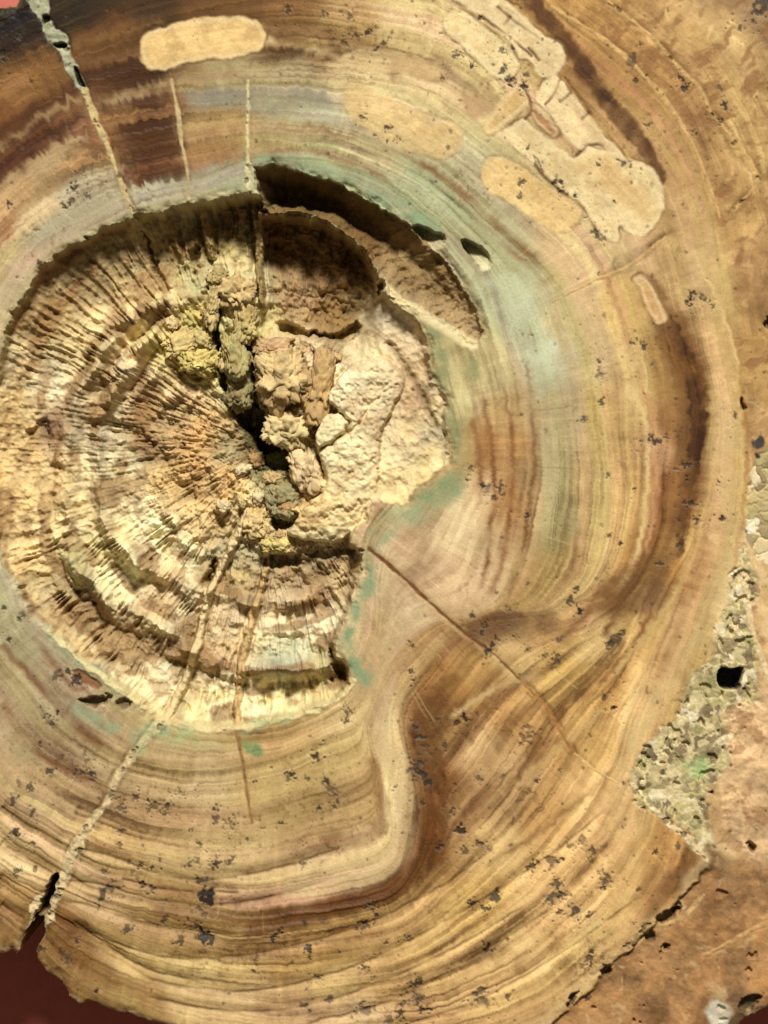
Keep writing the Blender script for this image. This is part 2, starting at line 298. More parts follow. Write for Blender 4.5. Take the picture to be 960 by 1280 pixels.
def crease(P, w=1.6, depth=1.5, dark=0.62, rgb=(95, 58, 22), wob=1.2, valley=0.0):
    b, d, ww, t = pline([(x, y, w) for x, y in P], 25, 6, wob, 14)
    m = np.exp(-(d / ww) ** 2) * sstep(0, 0.04, t) * (1 - sstep(0.96, 1, t))
    m *= np.clip(0.75 + 0.6 * fbm(X[b], Y[b], 22, 71, 2), 0.15, 1)
    H[b] -= depth * m; mix(b, dark * m, rgb)
    if valley: H[b] -= valley * np.exp(-(d / 8.5) ** 2) * sstep(0, .1, t) * (1 - sstep(.85, 1, t))
for P in [[(0,1007),(37,1034),(79,1056)],[(101,1060),(150,1075),(210,1096),(281,1098),(360,1082),(430,1058)],
          [(0,1092),(35,1112),(62,1124)],[(79,1101),(120,1105),(202,1127),(281,1131),(360,1116),(440,1092)],
          [(75,1124),(110,1132),(165,1150),(232,1165),(300,1168)],[(75,1146),(110,1165),(157,1184),(225,1199),(300,1195),(360,1184),(440,1162),(540,1115),(620,1060)],
          [(82,1165),(150,1202),(202,1229),(300,1240),(360,1232),(450,1205),(560,1150),(680,1075),(760,1010)],
          [(90,1150),(150,1195),(210,1220),(300,1230)],[(180,1245),(260,1262),(340,1264),(430,1245),(540,1200),(660,1130)],
          [(380,1280),(480,1255),(580,1205),(690,1135)],[(0,1052),(30,1072),(66,1092)],[(0,1130),(30,1150)],
          [(150,1098),(220,1114),(300,1116)],[(480,1290),(600,1250),(720,1180),(800,1120)]]:
    crease(P, valley=3.4)
for P in [[(0,803),(38,847),(87,901),(130,935)],[(0,877),(27,912),(60,950),(120,978)]]:
    crease(P, 5, 1.0, 0.75, (125, 70, 35), 2.5)
crease([(40,795),(70,835),(95,860),(112,858)], 5, 1, 0.7, (130, 70, 40), 2)
for P, c, w in [([(600,480),(612,540),(618,600),(612,680),(600,740)],(130,75,30),4),([(628,470),(640,540),(640,620),(628,700),(610,752)],(140,82,32),4),
             ([(655,430),(664,500),(668,560),(664,620),(652,700),(630,758)],(125,78,35),3.5),([(590,520),(600,570),(598,640)],(150,95,45),5),
             ([(440,168),(520,200),(570,235),(622,280),(690,342)],(140,95,50),6),([(620,300),(660,330),(690,360)],(150,100,55),4),
             ([(330,188),(400,190),(450,208),(500,232)],(140,100,60),4),([(335,160),(400,162),(450,176)],(150,110,65),4),
             ([(590,395),(610,425),(628,465),(640,520)],(200,172,110),2.2),([(740,470),(756,540),(758,620),(750,690)],(215,180,110),2.5),
             ([(788,470),(808,540),(808,620),(796,690),(770,745)],(228,190,120),3.5),([(800,470),(818,540),(820,620),(806,700)],(205,140,85),3),
             ([(905,380),(920,440),(929,500),(933,560),(932,610),(925,670),(912,720)],(175,115,45),3),([(862,310),(882,345),(904,395),(917,434),(924,470)],(222,185,115),2.5),
             ([(860,700),(838,750),(800,800),(760,850)],(205,165,95),4),([(760,690),(735,730),(690,772)],(205,168,100),4),
             ([(850,850),(815,900),(785,945)],(222,182,112),5),([(750,800),(790,730),(800,700)],(120,75,35),5),([(700,800),(730,770),(760,720)],(140,90,45),4),
             ([(745,860),(790,805),(815,760)],(150,95,45),4),([(640,985),(700,935),(760,880)],(205,160,95),4),([(590,1010),(660,960),(720,900)],(150,100,50),5),
             ([(560,900),(620,860),(680,845)],(205,165,105),4),([(600,1085),(690,1030),(770,960)],(160,110,55),4)]:
    b, d, ww, t = pline([(x, y, w) for x, y in P], 30, 6, 2.0, 16, 9, True)
    m = np.exp(-(d / ww) ** 2) * np.clip(0.72 + 0.55 * fbm(X[b], Y[b], 26, 73, 3), 0, 1) * sstep(0, .12, t) * (1 - sstep(.88, 1, t))
    mix(b, m, c)

def stain(P, rgb, feather=6, op=1.0, wob=4, ws=18, brk=0.25, seed=81, streak=0.0, rl=1.0):
    b, s = sdf(P, 30, 4, wob, ws, seed, True)
    m = sstep(-feather, feather, s) * op * np.clip(1 - brk + brk * 2 * fbm(X[b], Y[b], 20, seed + 5, 3) + streak * vnoise(ang[b] * 400, RHO[b] / 40, 88, 400), 0, 1) * np.clip(.92 + rl * (.45 * lamM[b] + .35 * lamF[b] + .25 * lamC[b]), .2, 1.15)
    m = np.clip(m, 0, 1)
    mix(b, m, rgb)
# iron-stained dark bands
for _ in range(2): stain([(640,-10),(668,-10),(708,40),(738,80),(768,120),(797,155),(817,185),(830,215),(826,234),(812,207),(790,182),(765,150),(735,110),(712,75),(690,45)], (92, 54, 18), 4, 1, 3, brk=.12, streak=.25, rl=.5)
stain([(725,75),(765,122),(800,162),(812,185),(795,175),(760,135),(735,100)], (50, 32, 16), 5, .85, 5, 12, .5, streak=.4, rl=.5)
stain([(795,342),(815,346),(834,364),(848,396),(864,431),(876,470),(882,505),(878,550),(868,600),(860,640),(850,690),(828,722),(834,690),(838,640),(843,600),(848,550),(842,500),(832,450),(818,410),(798,372)], (124, 80, 34), 5, .85, 4, 14, .35, streak=.3, rl=1.4)
for _ in range(2): stain([(838,396),(858,426),(878,468),(884,505),(880,550),(870,600),(862,640),(852,690),(846,690),(850,640),(856,600),(862,540),(858,485),(846,435)], (62, 34, 12), 3, .95, 3, 10, .35, rl=1.2)
stain([(320,1143),(426,1129),(490,1111),(520,1069),(526,1006),(517,960),(514,905),(532,872),(560,858),(550,920),(558,980),(562,1030),(556,1075),(520,1106),(470,1130),(426,1150),(320,1168)], (92, 54, 18), 6, .92, 4, 14, .3, streak=.3)
stain([(200,1128),(260,1138),(330,1142),(330,1166),(250,1162),(200,1150)], (130, 82, 38), 7, .7)
stain([(590,785),(640,758),(700,768),(690,790),(640,800),(600,800)], (100, 66, 38), 9, .7, 6)
stain([(755,725),(800,700),(845,690),(835,730),(790,760),(760,770)], (120, 78, 34), 10, .75, 7, streak=.4)
stain([(516,872),(560,845),(580,850),(550,890),(522,905)], (120, 72, 28), 5, .8)
stain([(455,955),(470,950),(485,990),(492,1030),(470,1045),(420,1055),(400,1050),(440,1030),(468,1020),(470,990)], (140, 95, 50), 5, .7)
stain([(820,1110),(850,1085),(885,1075),(880,1092),(850,1110),(830,1125),(812,1148),(805,1140)], (105, 62, 24), 5, .85, 3)
stain([(864,1035),(885,1050),(905,1070),(900,1095),(880,1095),(888,1075)], (92, 56, 22), 4, .95)
# pale band beside the fold
stain([(440,860),(470,800),(500,770),(520,800),(500,850),(480,900),(455,905)], (188, 148, 98), 16, .6, 6, 24)
stain([(455,915),(490,905),(505,935),(518,985),(516,1050),(492,1095),(440,1115),(360,1122),(360,1100),(430,1085),(485,1060),(496,1015),(478,960)], (222, 188, 128), 5, .8, 3)
stain([(925,520),(931,600),(928,660),(914,715),(882,790),(846,848),(806,910),(784,960),(764,948),(798,890),(846,818),(884,742),(902,660),(900,560)], (214, 182, 118), 8, .65, 4, rl=.35)
# chocolate bars at the top
for P in ([(143,163),(215,146),(222,150),(222,172),(152,190)],[(155,198),(222,182),(226,190),(160,210)],[(170,218),(195,206),(228,204),(232,220),(205,230),(178,228)],[(128,128),(170,118),(212,112),(215,127),(180,136),(136,146)]):
    stain(P, (80, 46, 13), 3, .95, 2, 12, .15, rl=.5)
stain([(-15,230),(0,206),(40,178),(85,150),(92,160),(55,192),(10,226)], (72, 38, 14), 5, .85, 5, 12)
stain([(-15,165),(0,156),(50,126),(100,106),(106,118),(60,143),(0,174)], (84, 46, 16), 5, .85, 4)
stain([(70,178),(100,160),(128,165),(130,190),(108,200),(80,196)], (85, 46, 22), 5, .75, 6, 10)
stain([(110,90),(175,72),(178,92),(215,98),(140,116),(110,112)], (70, 36, 10), 5, .85, 3)
stain([(115,0),(180,-15),(180,10),(110,35)], (60, 36, 12), 7, .7)
stain([(-20,20),(40,15),(60,45),(20,60),(-20,70)], (38, 25, 12), 8, .85, 6)
for P, c in (([(108,138),(180,112),(260,96),(300,92)],(165,130,85)),([(0,182),(45,152),(100,122)],(160,122,72)),([(0,130),(50,105),(84,92)],(120,78,34)),([(92,62),(140,44),(200,28)],(125,84,38)),([(100,85),(160,66),(175,62)],(120,78,36)),([(-10,240),(40,205),(110,172)],(185,145,95)),([(330,50),(420,70),(500,100)],(205,172,112)),([(330,35),(430,48),(540,80)],(150,105,55))):
    b, d, ww, t = pline([(x, y, 5) for x, y in P], 30, 6, 3, 14, 9, True)
    mix(b, np.exp(-(d / 5) ** 2) * np.clip(.7 + .6 * fbm(X[b], Y[b], 16, 75, 3), 0, 1), c)
stain([(235,112),(300,106),(420,112),(432,132),(330,138),(240,128)], (140, 134, 108), 8, .7, 4)
stain([(485,78),(505,76),(545,88),(560,100),(540,104),(505,94),(488,98)], (165, 118, 70), 4, .8, 3)
stain([(545,70),(600,110),(625,120),(612,128),(570,105),(545,85)], (150, 115, 78), 5, .75, 4)
stain([(580,125),(605,120),(618,132),(600,150),(585,145)], (185, 138, 92), 4, .7)
# blue-green chalcedony zones
stain([(0,345),(60,290),(140,245),(165,262),(110,290),(60,322),(15,385)], (182, 166, 122), 8, .4)
stain([(28,300),(60,270),(100,245),(150,240),(160,258),(110,270),(70,292),(40,310)], (162, 152, 120), 8, .3, 5)
stain([(165,245),(232,232),(300,215),(312,238),(250,246),(180,258)], (164, 162, 126), 6, .5, 4)
stain([(400,206),(470,214),(560,236),(630,290),(690,350),(720,430),(715,560),(680,620),(660,520),(640,430),(600,350),(540,292),(470,245)], (176, 170, 120), 18, .3, 8, 40)
for P, c, w, o in (([(325,203),(380,208),(440,230),(500,262),(530,284)],(152,172,132),9,.8),([(540,400),(550,440),(552,478),(566,520),(574,575)],(146,150,98),11,.8),
                ([(460,692),(458,730),(446,765),(432,800),(440,828),(462,852)],(140,164,122),10,.9),([(540,392),(560,412),(585,436),(592,470)],(150,156,100),8,.7),
                ([(62,792),(95,822),(135,850),(158,866)],(146,166,136),8,.85),([(100,885),(130,905),(165,918),(205,915)],(152,172,134),8,.8),
                ([(505,258),(530,275),(548,288)],(140,172,132),8,.7),([(0,700),(12,735),(40,790)],(172,158,116),8,.6)):
    b, d, ww, t = pline([(x, y, w) for x, y in P], 40, 6, 4, 18)
    mix(b, np.clip(1.15 * o * np.exp(-(d / ww) ** 2) * np.clip(.75 + .9 * fbm(X[b], Y[b], 13, 77, 4), 0, 1), 0, 1), c)
stain([(460,692),(468,652),(490,634),(520,627),(548,600),(572,585),(584,603),(562,632),(530,652),(495,664),(474,684)], (158, 170, 122), 9, .85, 6)
stain([(515,615),(548,598),(574,592),(572,612),(545,628),(520,632)], (126, 152, 108), 8, .85, 6)
stain([(300,930),(318,925),(330,938),(316,945)], (110, 150, 100), 4, .9, 3)
stain([(205,925),(240,918),(280,925),(300,940),(260,945),(215,940)], (172, 172, 112), 9, .6, 6)
for x, y, r, o in ((632,350,16,.55),(648,385,26,.5),(684,440,20,.75),(690,432,9,.9),(670,455,34,.4),(655,372,30,.3)):
    b = box([(x, y)], r * 3); d = np.hypot(X[b] - x + 12 * fbm(X[b], Y[b], 16, 79, 3), Y[b] - y + 12 * fbm(X[b], Y[b], 16, 84, 3))
    mix(b, o * np.exp(-(d / r) ** 2), (212, 218, 176))

# brecciated pocket and crystals along the bark
NAMES = {0: 'polished_face'}
def part(pid, name): NAMES[pid] = name
BRE = [(905,770),(925,700),(940,650),(948,600),(938,560),(945,540),(970,540),(970,780),(950,790),(945,830),(955,900),(930,960),(905,985),(885,1010),(892,1050),(882,1075),(862,1050),(835,1028),(805,1005),(785,975),(800,945),(830,905),(858,862),(885,825)]
b, s = sdf([(914,738),(928,690),(942,700),(940,760),(942,810),(947,850),(940,900),(915,935),(905,965),(880,1000),(884,1040),(885,1072),(862,1048),(835,1026),(806,1004),(786,976),(800,945),(830,905),(858,862),(888,822)], 30, 3, 9, 18)
x, y = X[b], Y[b]
xx = x + 7 * fbm(x, y, 14, 90, 3); yy = y + 7 * fbm(x, y, 14, 94, 3)
f1, fe, idv = worley(x + 11 * fbm(x, y, 15, 90, 4), y + 11 * fbm(x, y, 15, 94, 4), 17, 3); f1b, feb, idb = worley(xx, yy, 7, 4)
pal = np.array([alb(c) for c in ((212,196,140),(160,142,100),(182,168,114),(224,206,152),(138,120,86),(198,186,122),(242,226,182),(150,130,94),(176,168,108),(210,190,132))])
cc = pal[(idv * 9.99).astype(int)] * (0.88 + 0.24 * idb)[..., None]
sub = (idb > .7)[..., None]; cc = np.where(sub, pal[(idb * 37 % 1 * 9.99).astype(int)], cc)
cem = ((1 - sstep(1.5, 4.5, fe)) * np.clip(.5 + fbm(x, y, 16, 98, 2), 0, 1))[..., None]
cc = cc * (1 - cem) + cem * alb((222, 202, 148))
cc = cc * (1 + 0.2 * fbm(x, y, 5, 96, 3))[..., None]
m = sstep(-5, 4, s + 2 * fbm(x, y, 8, 191, 3)); mix(b, m, cc)
H[b] += m * (-.8 - .5 * (1 - sstep(0, 3, fe)) + 1.2 * (idv - .5) + .5 * (idb - .5) + .6 * fbm(x, y, 6, 97, 3) - 5 * sstep(.55, .75, fbm(x, y, 11, 196, 2)))
RO[b] = RO[b] * (1 - m) + m * 0.3
PID[b] = np.where(s > 0, 1, PID[b]); part(1, 'breccia_pocket')
stain([(855,955),(880,945),(888,965),(862,975)], (165, 200, 130), 6, .8)
b, s = sdf([(938,600),(950,570),(972,560),(972,700),(945,690),(935,660)], 20, 3, 5, 14); x, y = X[b], Y[b]
f1, fe, idv = worley(x + 6 * fbm(x, y, 14, 90, 3), y + 6 * fbm(x, y, 14, 94, 3), 15, 8)
m = sstep(-3, 3, s); mix(b, m * .85, pal[(idv * 9.99).astype(int)]); H[b] += m * (-2 * (1 - sstep(0, 3, fe)) - 1)
for x, y, r, c in ((948,555,9,(70,65,58)),(946,570,7,(60,58,52)),(943,655,8,(240,225,180)),(938,660,5,(245,235,200))):
    b = box([(x, y)], r * 2); d = np.hypot(X[b] - x, (Y[b] - y)) + 4 * fbm(X[b], Y[b], 8, 99, 2); mix(b, sstep(r, r * .6, d) if False else 1 - sstep(r * .6, r, d), c)
# rind outside the bark line
r_id = (RHO > 612) & (PID == 0) & (X > 640) & (np.degrees(TH) > -70) & (np.degrees(TH) < 62)
PID = np.where(r_id, 2, PID); part(2, 'outer_rind')

b, s = sdf([(888,1088),(860,1112),(812,1162),(762,1213),(705,1268),(676,1302),(740,1345),(1010,1300),(1010,1082),(930,1076)], 20, 2, 4, 16, 450); x, y = X[b], Y[b]
fw = 2.5 + 22 * sstep(880, 930, x); m = sstep(-fw, fw, s); pt = fbm(x + 14 * fbm(x, y, 26, 451, 3), y, 34, 452, 5, .58); p2 = ridged(x + 12 * fbm(x, y, 24, 453, 3), y, 40, 455, 3)
cc = alb((172, 126, 76)) * np.clip(1 + .55 * pt + .24 * fbm(x, y, 6, 456, 3), .3, 1.7)[..., None] * (1 + np.array([.02, 0, -.1]) * pt[..., None])
lv = (sstep(.66, .9, p2) * .7)[..., None]; cc = cc * (1 - lv) + lv * alb((214, 180, 124)); dk_ = (sstep(.15, .7, fbm(x + 8 * pt, y, 34, 458, 4)) * .6)[..., None]; cc = cc * (1 - dk_) + dk_ * alb((122, 80, 42))
mix(b, m * .9, cc); mix(b, .5 * (x < 885) * np.exp(-((s + 9) / 6) ** 2) * np.clip(.7 + fbm(x, y, 26, 469, 2), 0, 1), (224, 188, 124)); mix(b, .75 * (x < 885) * np.exp(-((s - 1) / 2.6) ** 2) * np.clip(.7 + fbm(x, y, 20, 459, 2), 0, 1), (92, 60, 30))
hp = sstep(.72, .85, fbm(x, y, 18, 461, 3)); H[b] += m * (.9 * pt - .8 - 5.5 * (1 - sstep(870, 925, x)) + .4 * fbm(x, y, 7, 460, 3) - 5 * hp); PID[b] = np.where(s > 0, 2, PID[b])
b, s = sdf([(905,890),(940,880),(975,870),(975,1075),(930,1070),(905,1040),(900,990),(912,940)], 20, 2, 5, 16, 462); x, y = X[b], Y[b]
pt = fbm(x * .8 + y * .5 + 9 * fbm(x, y, 26, 463, 2), y - .6 * x, 20, 464, 5)
cc = alb((222, 182, 130)) * np.clip(1 + .42 * pt + .15 * fbm(x, y, 5, 467, 3), .35, 1.6)[..., None]; dk_ = (sstep(.22, .5, fbm(x, y, 13, 466, 3)) * .6)[..., None]; cc = cc * (1 - dk_) + dk_ * alb((160, 112, 66)); mix(b, sstep(-8, 8, s) * .9, cc); H[b] += sstep(-8, 8, s) * (1.6 * pt + .6 * fbm(x, y, 6, 468, 3))
# ------------------------------------------------------------------ filled borings, each a part
fills = [
 ([(175,60),(180,45),(195,36),(225,28),(265,22),(300,21),(322,28),(332,45),(328,62),(310,68),(290,73),(262,74),(230,80),(205,88),(190,88),(178,78)], (226,190,122), 1.5),
 ([(554,24),(566,14),(585,18),(600,30),(620,45),(640,62),(648,78),(645,92),(636,101),(622,98),(608,86),(590,70),(570,50),(555,36)], (230,206,148), 1.5),
 ([(650,104),(661,118),(660,130),(640,148),(622,163),(610,167),(604,155),(615,140),(632,118)], (214,180,116), 1.5),
 ([(632,170),(638,158),(655,149),(673,163),(695,181),(717,197),(726,189),(737,181),(778,196),(813,208),(825,226),(829,262),(812,290),(793,294),(775,281),(772,302),(755,297),(737,272),(728,256),(705,241),(667,206)], (230,206,148), 1.5),
 ([(600,217),(608,200),(624,197),(650,208),(679,229),(717,255),(727,270),(717,284),(702,291),(676,281),(638,255),(609,237)], (222,188,122), 2.5),
 ([(431,108),(452,106),(480,118),(515,133),(547,149),(569,154),(577,168),(572,187),(555,199),(534,195),(493,184),(469,168),(433,141)], (213,182,120), 4.5),
 ([(792,350),(800,344),(810,348),(818,362),(826,378),(834,394),(832,403),(822,405),(814,396),(806,378),(798,360)], (206,162,102), 1.5),
 ([(676,108),(690,96),(703,102),(745,158),(778,194),(737,180),(724,187),(692,155),(672,138)], (226,202,148), 1.5),
 ([(560,-10),(610,-12),(645,12),(678,42),(702,54),(709,72),(700,90),(688,97),(672,94),(660,75),(648,72),(635,48),(600,20)], (230,206,152), 2),
 ([(660,140),(670,131),(688,149),(698,164),(692,172),(678,162)], (164,114,66), 1.5),
 ([(430,70),(470,62),(545,80),(552,100),(500,92),(440,88)], (214,184,126), 4),
]
pid = 10
for k, (P, c, fe) in enumerate(fills):
    b, s = sdf(P, 20, 4, 1.6, 9, 100 + k)
    x, y = X[b], Y[b]
    fe = fe * 1.4; sm = s + 2.2 * fbm(x, y, 28, 105 + k, 3); m = sstep(-fe, fe, sm) * (.85 if k == 5 else .5 if k == 10 else .95) * np.clip(1 + .25 * fbm(x, y, 18, 107 + k, 3), 0, 1)
    cc = alb(c) * (1.12 + 0.16 * fbm(x, y, 26, 110 + k, 5) + 0.12 * fbm(x, y, 5, 130 + k, 3))[..., None]
    cc = cc * (1 + .10 * lamM[b] + .06 * lamC[b])[..., None]
    bl_ = (sstep(.0, .7, fbm(x, y, 15, 118 + k, 4)) * .5)[..., None]; cc = cc * (1 - bl_) + bl_ * alb(c) * np.array([.86, .76, .62])
    rimm = np.exp(-((s + 1.5) / 2.0) ** 2) * np.clip(.45 + 1.1 * fbm(x, y, 22, 140 + k, 3), 0, 1)
    mix(b, m, cc); mix(b, np.clip(rimm * 0.6 * (1.3 if fe < 3 else .5), 0, 1), (112, 76, 40)); mix(b, .45 * np.exp(-((s - 3.5) / 2.2) ** 2) * (fe < 3), (238, 214, 160))
    H[b] += m * .35 + 0.4 * m * fbm(x, y, 9, 150, 3) - .7 * rimm
    PID[b] = np.where(s > 0, pid, PID[b]); part(pid, 'boring_fill'); pid += 1
stain([(720,205),(760,200),(800,235),(822,262),(800,270),(760,240),(735,230)], (212, 166, 98), 10, .8, 6)
stain([(705,112),(745,160),(772,190),(750,182),(718,140)], (196, 150, 100), 5, .6, 4)
for P in ([(600,20),(640,48),(665,72)],[(620,8),(655,35),(680,50)],[(660,60),(675,78)],[(640,20),(630,32)],[(700,130),(715,115)],[(726,150),(738,140)],[(718,196),(735,182),(755,184)],[(667,206),(690,230),(712,245)],[(652,105),(660,122),(664,140),(655,150)],[(700,100),(692,118),(680,132)],[(705,95),(745,150),(790,205)]):
    crease(P, 2.0, 1.4, .95, (112, 72, 36), 1.5)
stain([(770,322),(790,315),(840,285),(838,292),(800,328),(785,340),(760,348)], (92, 58, 28), 4, .8, 4)
stain([(828,265),(845,270),(842,290),(826,292)], (150, 105, 58), 5, .7)

# ------------------------------------------------------------------ mineral veins, each a part
def vein(P, rgb, hgt, rough=2.0, seed=0, name='mineral_vein', pw=1.0, dark=None):
    global pid
    wm = max(p[2] for p in P); b, d, w, t = pline(P, 30, 5, .7 if wm < 9 else 2.2, 9, 160 + seed)
    x, y = X[b], Y[b]; s = w * .5 * (1 + .5 * fbm(x, y, 14, 170 + seed, 3)) - d
    m = sstep(-1.4, 1.4, s)
    cc = alb(rgb) * (1 + .22 * fbm(x, y, 9, 180 + seed, 3) + .15 * fbm(x, y, 3, 184, 2))[..., None]
    if dark:
        mix(b, np.exp(-((s + 3) / 2.5) ** 2) * .6 * np.clip(.5 + fbm(x, y, 18, 176 + seed, 2), 0, 1), dark)
    mix(b, m, cc)
    if w.max() > 8:
        po = m * sstep(.35, .6, fbm(x, y, 9, 195 + seed, 3)); mix(b, po * .75, (96, 80, 52)); H[b] -= 3 * po
    H[b] += m * (hgt * .5 + .5 * rough * fbm(x, y, 7, 190 + seed, 3)) - .4 * np.exp(-((s + 1) / 1.5) ** 2)
    PID[b] = np.where(s > 0, pid, PID[b]); part(pid, name); pid += 1
def pit(P, depth, rgb=None, wall=2.0, wob=1.5, slope=None, floor=None):
    """a real hole; slope=(px,py): the floor rises from depth at the upper edge to the lower edge"""
    b, s = sdf(P, 14, 3, wob, 7, 200)
    m = sstep(-.5, wall, s)
    if slope: 
        q = np.asarray(P, float); v = q @ np.asarray(slope, float); t = ((X[b] * slope[0] + Y[b] * slope[1]) - v.min()) / (v.max() - v.min())
        dd = depth * np.clip(1.25 - 1.25 * t, 0, 1)
    else: dd = depth
    H[b] -= m * dd
    if rgb: mix(b, m, rgb)
vein([(36,-16,26),(48,5,20),(58,28,15),(72,48,15),(82,70,14),(95,95,12),(106,114,9)], (172,172,138), 1.5, 3, 1, dark=(45,28,12))
vein([(106,114,8),(120,150,8),(135,185,7),(148,220,6),(160,252,6),(170,270,5)], (196,174,116), .5, 1.5, 2, dark=(140,90,45))
vein([(214,100,3),(222,140,4.5),(227,180,4.5),(234,215,3),(235,252,3)], (200,176,122), .3, 1, 3, dark=(130,85,45))
vein([(310,100,2),(310,140,3.5),(310,200,5),(309,225,8),(313,240,10),(324,245,9)], (216,206,152), .8, 1, 4)
vein([(205,895,10),(190,915,10),(165,945,9),(150,965,7),(135,1000,7),(120,1020,10),(100,1050,12),(85,1080,14),(70,1110,20),(56,1135,26),(46,1158,28)], (214,190,138), .5, 3, 5, dark=(90,62,30))
vein([(294,905,6),(303,950,4),(308,985,4),(315,1028,3)], (150,112,62), -.8, .6, 6)
vein([(462,686,5),(500,718,4.5),(540,755,4),(580,790,3),(620,820,2.6),(650,850,2.6)], (118,74,32), -2.0, .6, 7, dark=(200,158,98))
vein([(650,850,2.5),(680,882,4),(710,930,5),(718,942,2)], (172,120,58), -1.0, .6, 8, dark=(120,75,32))
vein([(690,378,2),(740,352,3),(790,330,4),(832,296,3)], (206,166,102), 0, .3, 9)
vein([(690,8,3),(754,49,4.5),(792,81,5),(838,133,5),(873,195,3.5),(900,271,3)], (206,166,100), .4, 1, 10)
vein([(745,-10,3),(814,46,5),(852,89,5),(873,108,4),(890,141,3),(911,168,7),(936,206,8),(947,228,5),(917,263,3)], (198,160,96), .4, 1.5, 11, dark=(125,85,40))
vein([(790,982,5),(815,1008,6),(845,1035,8),(868,1055,10),(884,1076,4)], (232,206,152), 1, 1.5, 12)
vein([(925,690,6),(932,730,8),(938,780,6),(955,830,5),(962,850,5)], (235,208,155), 1, 1.5, 13)
vein([(808,1160,6),(850,1150,5),(880,1120,5)], (205,165,105), .5, 1.5, 14)
vein([(740,1215,7),(770,1195,10),(810,1160,12)], (190,155,100), -.5, 3, 15)
vein([(880,1195,4),(910,1180,5),(945,1160,5),(970,1150,5)], (205,160,98), .5, 1.5, 16)
vein([(718,942,3),(740,960,2.5),(770,978,2.5)], (222,182,112), .3, .5, 17)

# pits in the face
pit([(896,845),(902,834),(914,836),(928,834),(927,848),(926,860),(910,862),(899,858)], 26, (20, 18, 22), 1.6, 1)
pit([(514,285),(524,281),(540,288),(556,293),(556,302),(548,312),(536,308),(526,298)], 30, None, 1.6, 1.5, (.35, .94))
pit([(575,300),(586,300),(604,311),(613,322),(612,336),(604,338),(594,326),(582,314)], 26, None, 1.6, 1.5, (.45, .9))
stain([(520,294),(540,300),(556,304),(548,314),(534,308)], (238, 214, 165), 2, .9, 1)  # lit lower lips of both slits: their brightness put into the colour
stain([(590,318),(604,322),(613,332),(606,340),(596,330)], (245, 228, 180), 2, .95, 1)
pit([(98,876),(108,870),(130,868),(140,872),(130,882),(112,886)], 14, (120, 98, 66), 4, 3)
pit([(142,876),(155,872),(166,876),(162,886),(148,886)], 10, (124, 104, 72), 4, 3)
pit([(88,840),(104,838),(128,856),(122,862),(104,856)], 3, (150, 95, 60), 3, 2)
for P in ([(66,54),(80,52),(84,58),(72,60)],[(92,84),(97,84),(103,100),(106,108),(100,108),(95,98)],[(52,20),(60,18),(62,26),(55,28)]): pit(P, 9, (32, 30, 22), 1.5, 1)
for P in ([(820,1146),(835,1138),(848,1132),(852,1140),(840,1150),(826,1156)],[(804,1172),(814,1164),(822,1170),(815,1180),(806,1180)],[(830,1180),(837,1180),(836,1190),(829,1190)],[(706,1258),(716,1240),(724,1236),(720,1250),(712,1264)],[(748,1214),(760,1206),(768,1210),(756,1222)],[(924,500),(930,496),(934,510),(928,514)],[(955,405),(962,395),(968,412),(960,415)],[(924,1252),(940,1240),(952,1246),(944,1262),(930,1268)],[(888,990),(893,988),(894,994),(889,995)],[(932,1056),(940,1052),(946,1062),(940,1068)]): pit(P, 13, (120, 98, 64), 4.0, 3)
stain([(886,1255),(900,1252),(912,1262),(910,1285),(890,1285),(884,1265)], (225, 222, 195), 4, .9, 4)
stain([(910,1245),(945,1240),(950,1262),(930,1285),(912,1285),(915,1262)], (70, 66, 54), 5, .85, 6)

pit([(68,1092),(74,1096),(64,1126),(56,1148),(46,1160),(40,1158),(48,1134),(56,1114)], 45, (92, 74, 46), 2.5, 2.5)
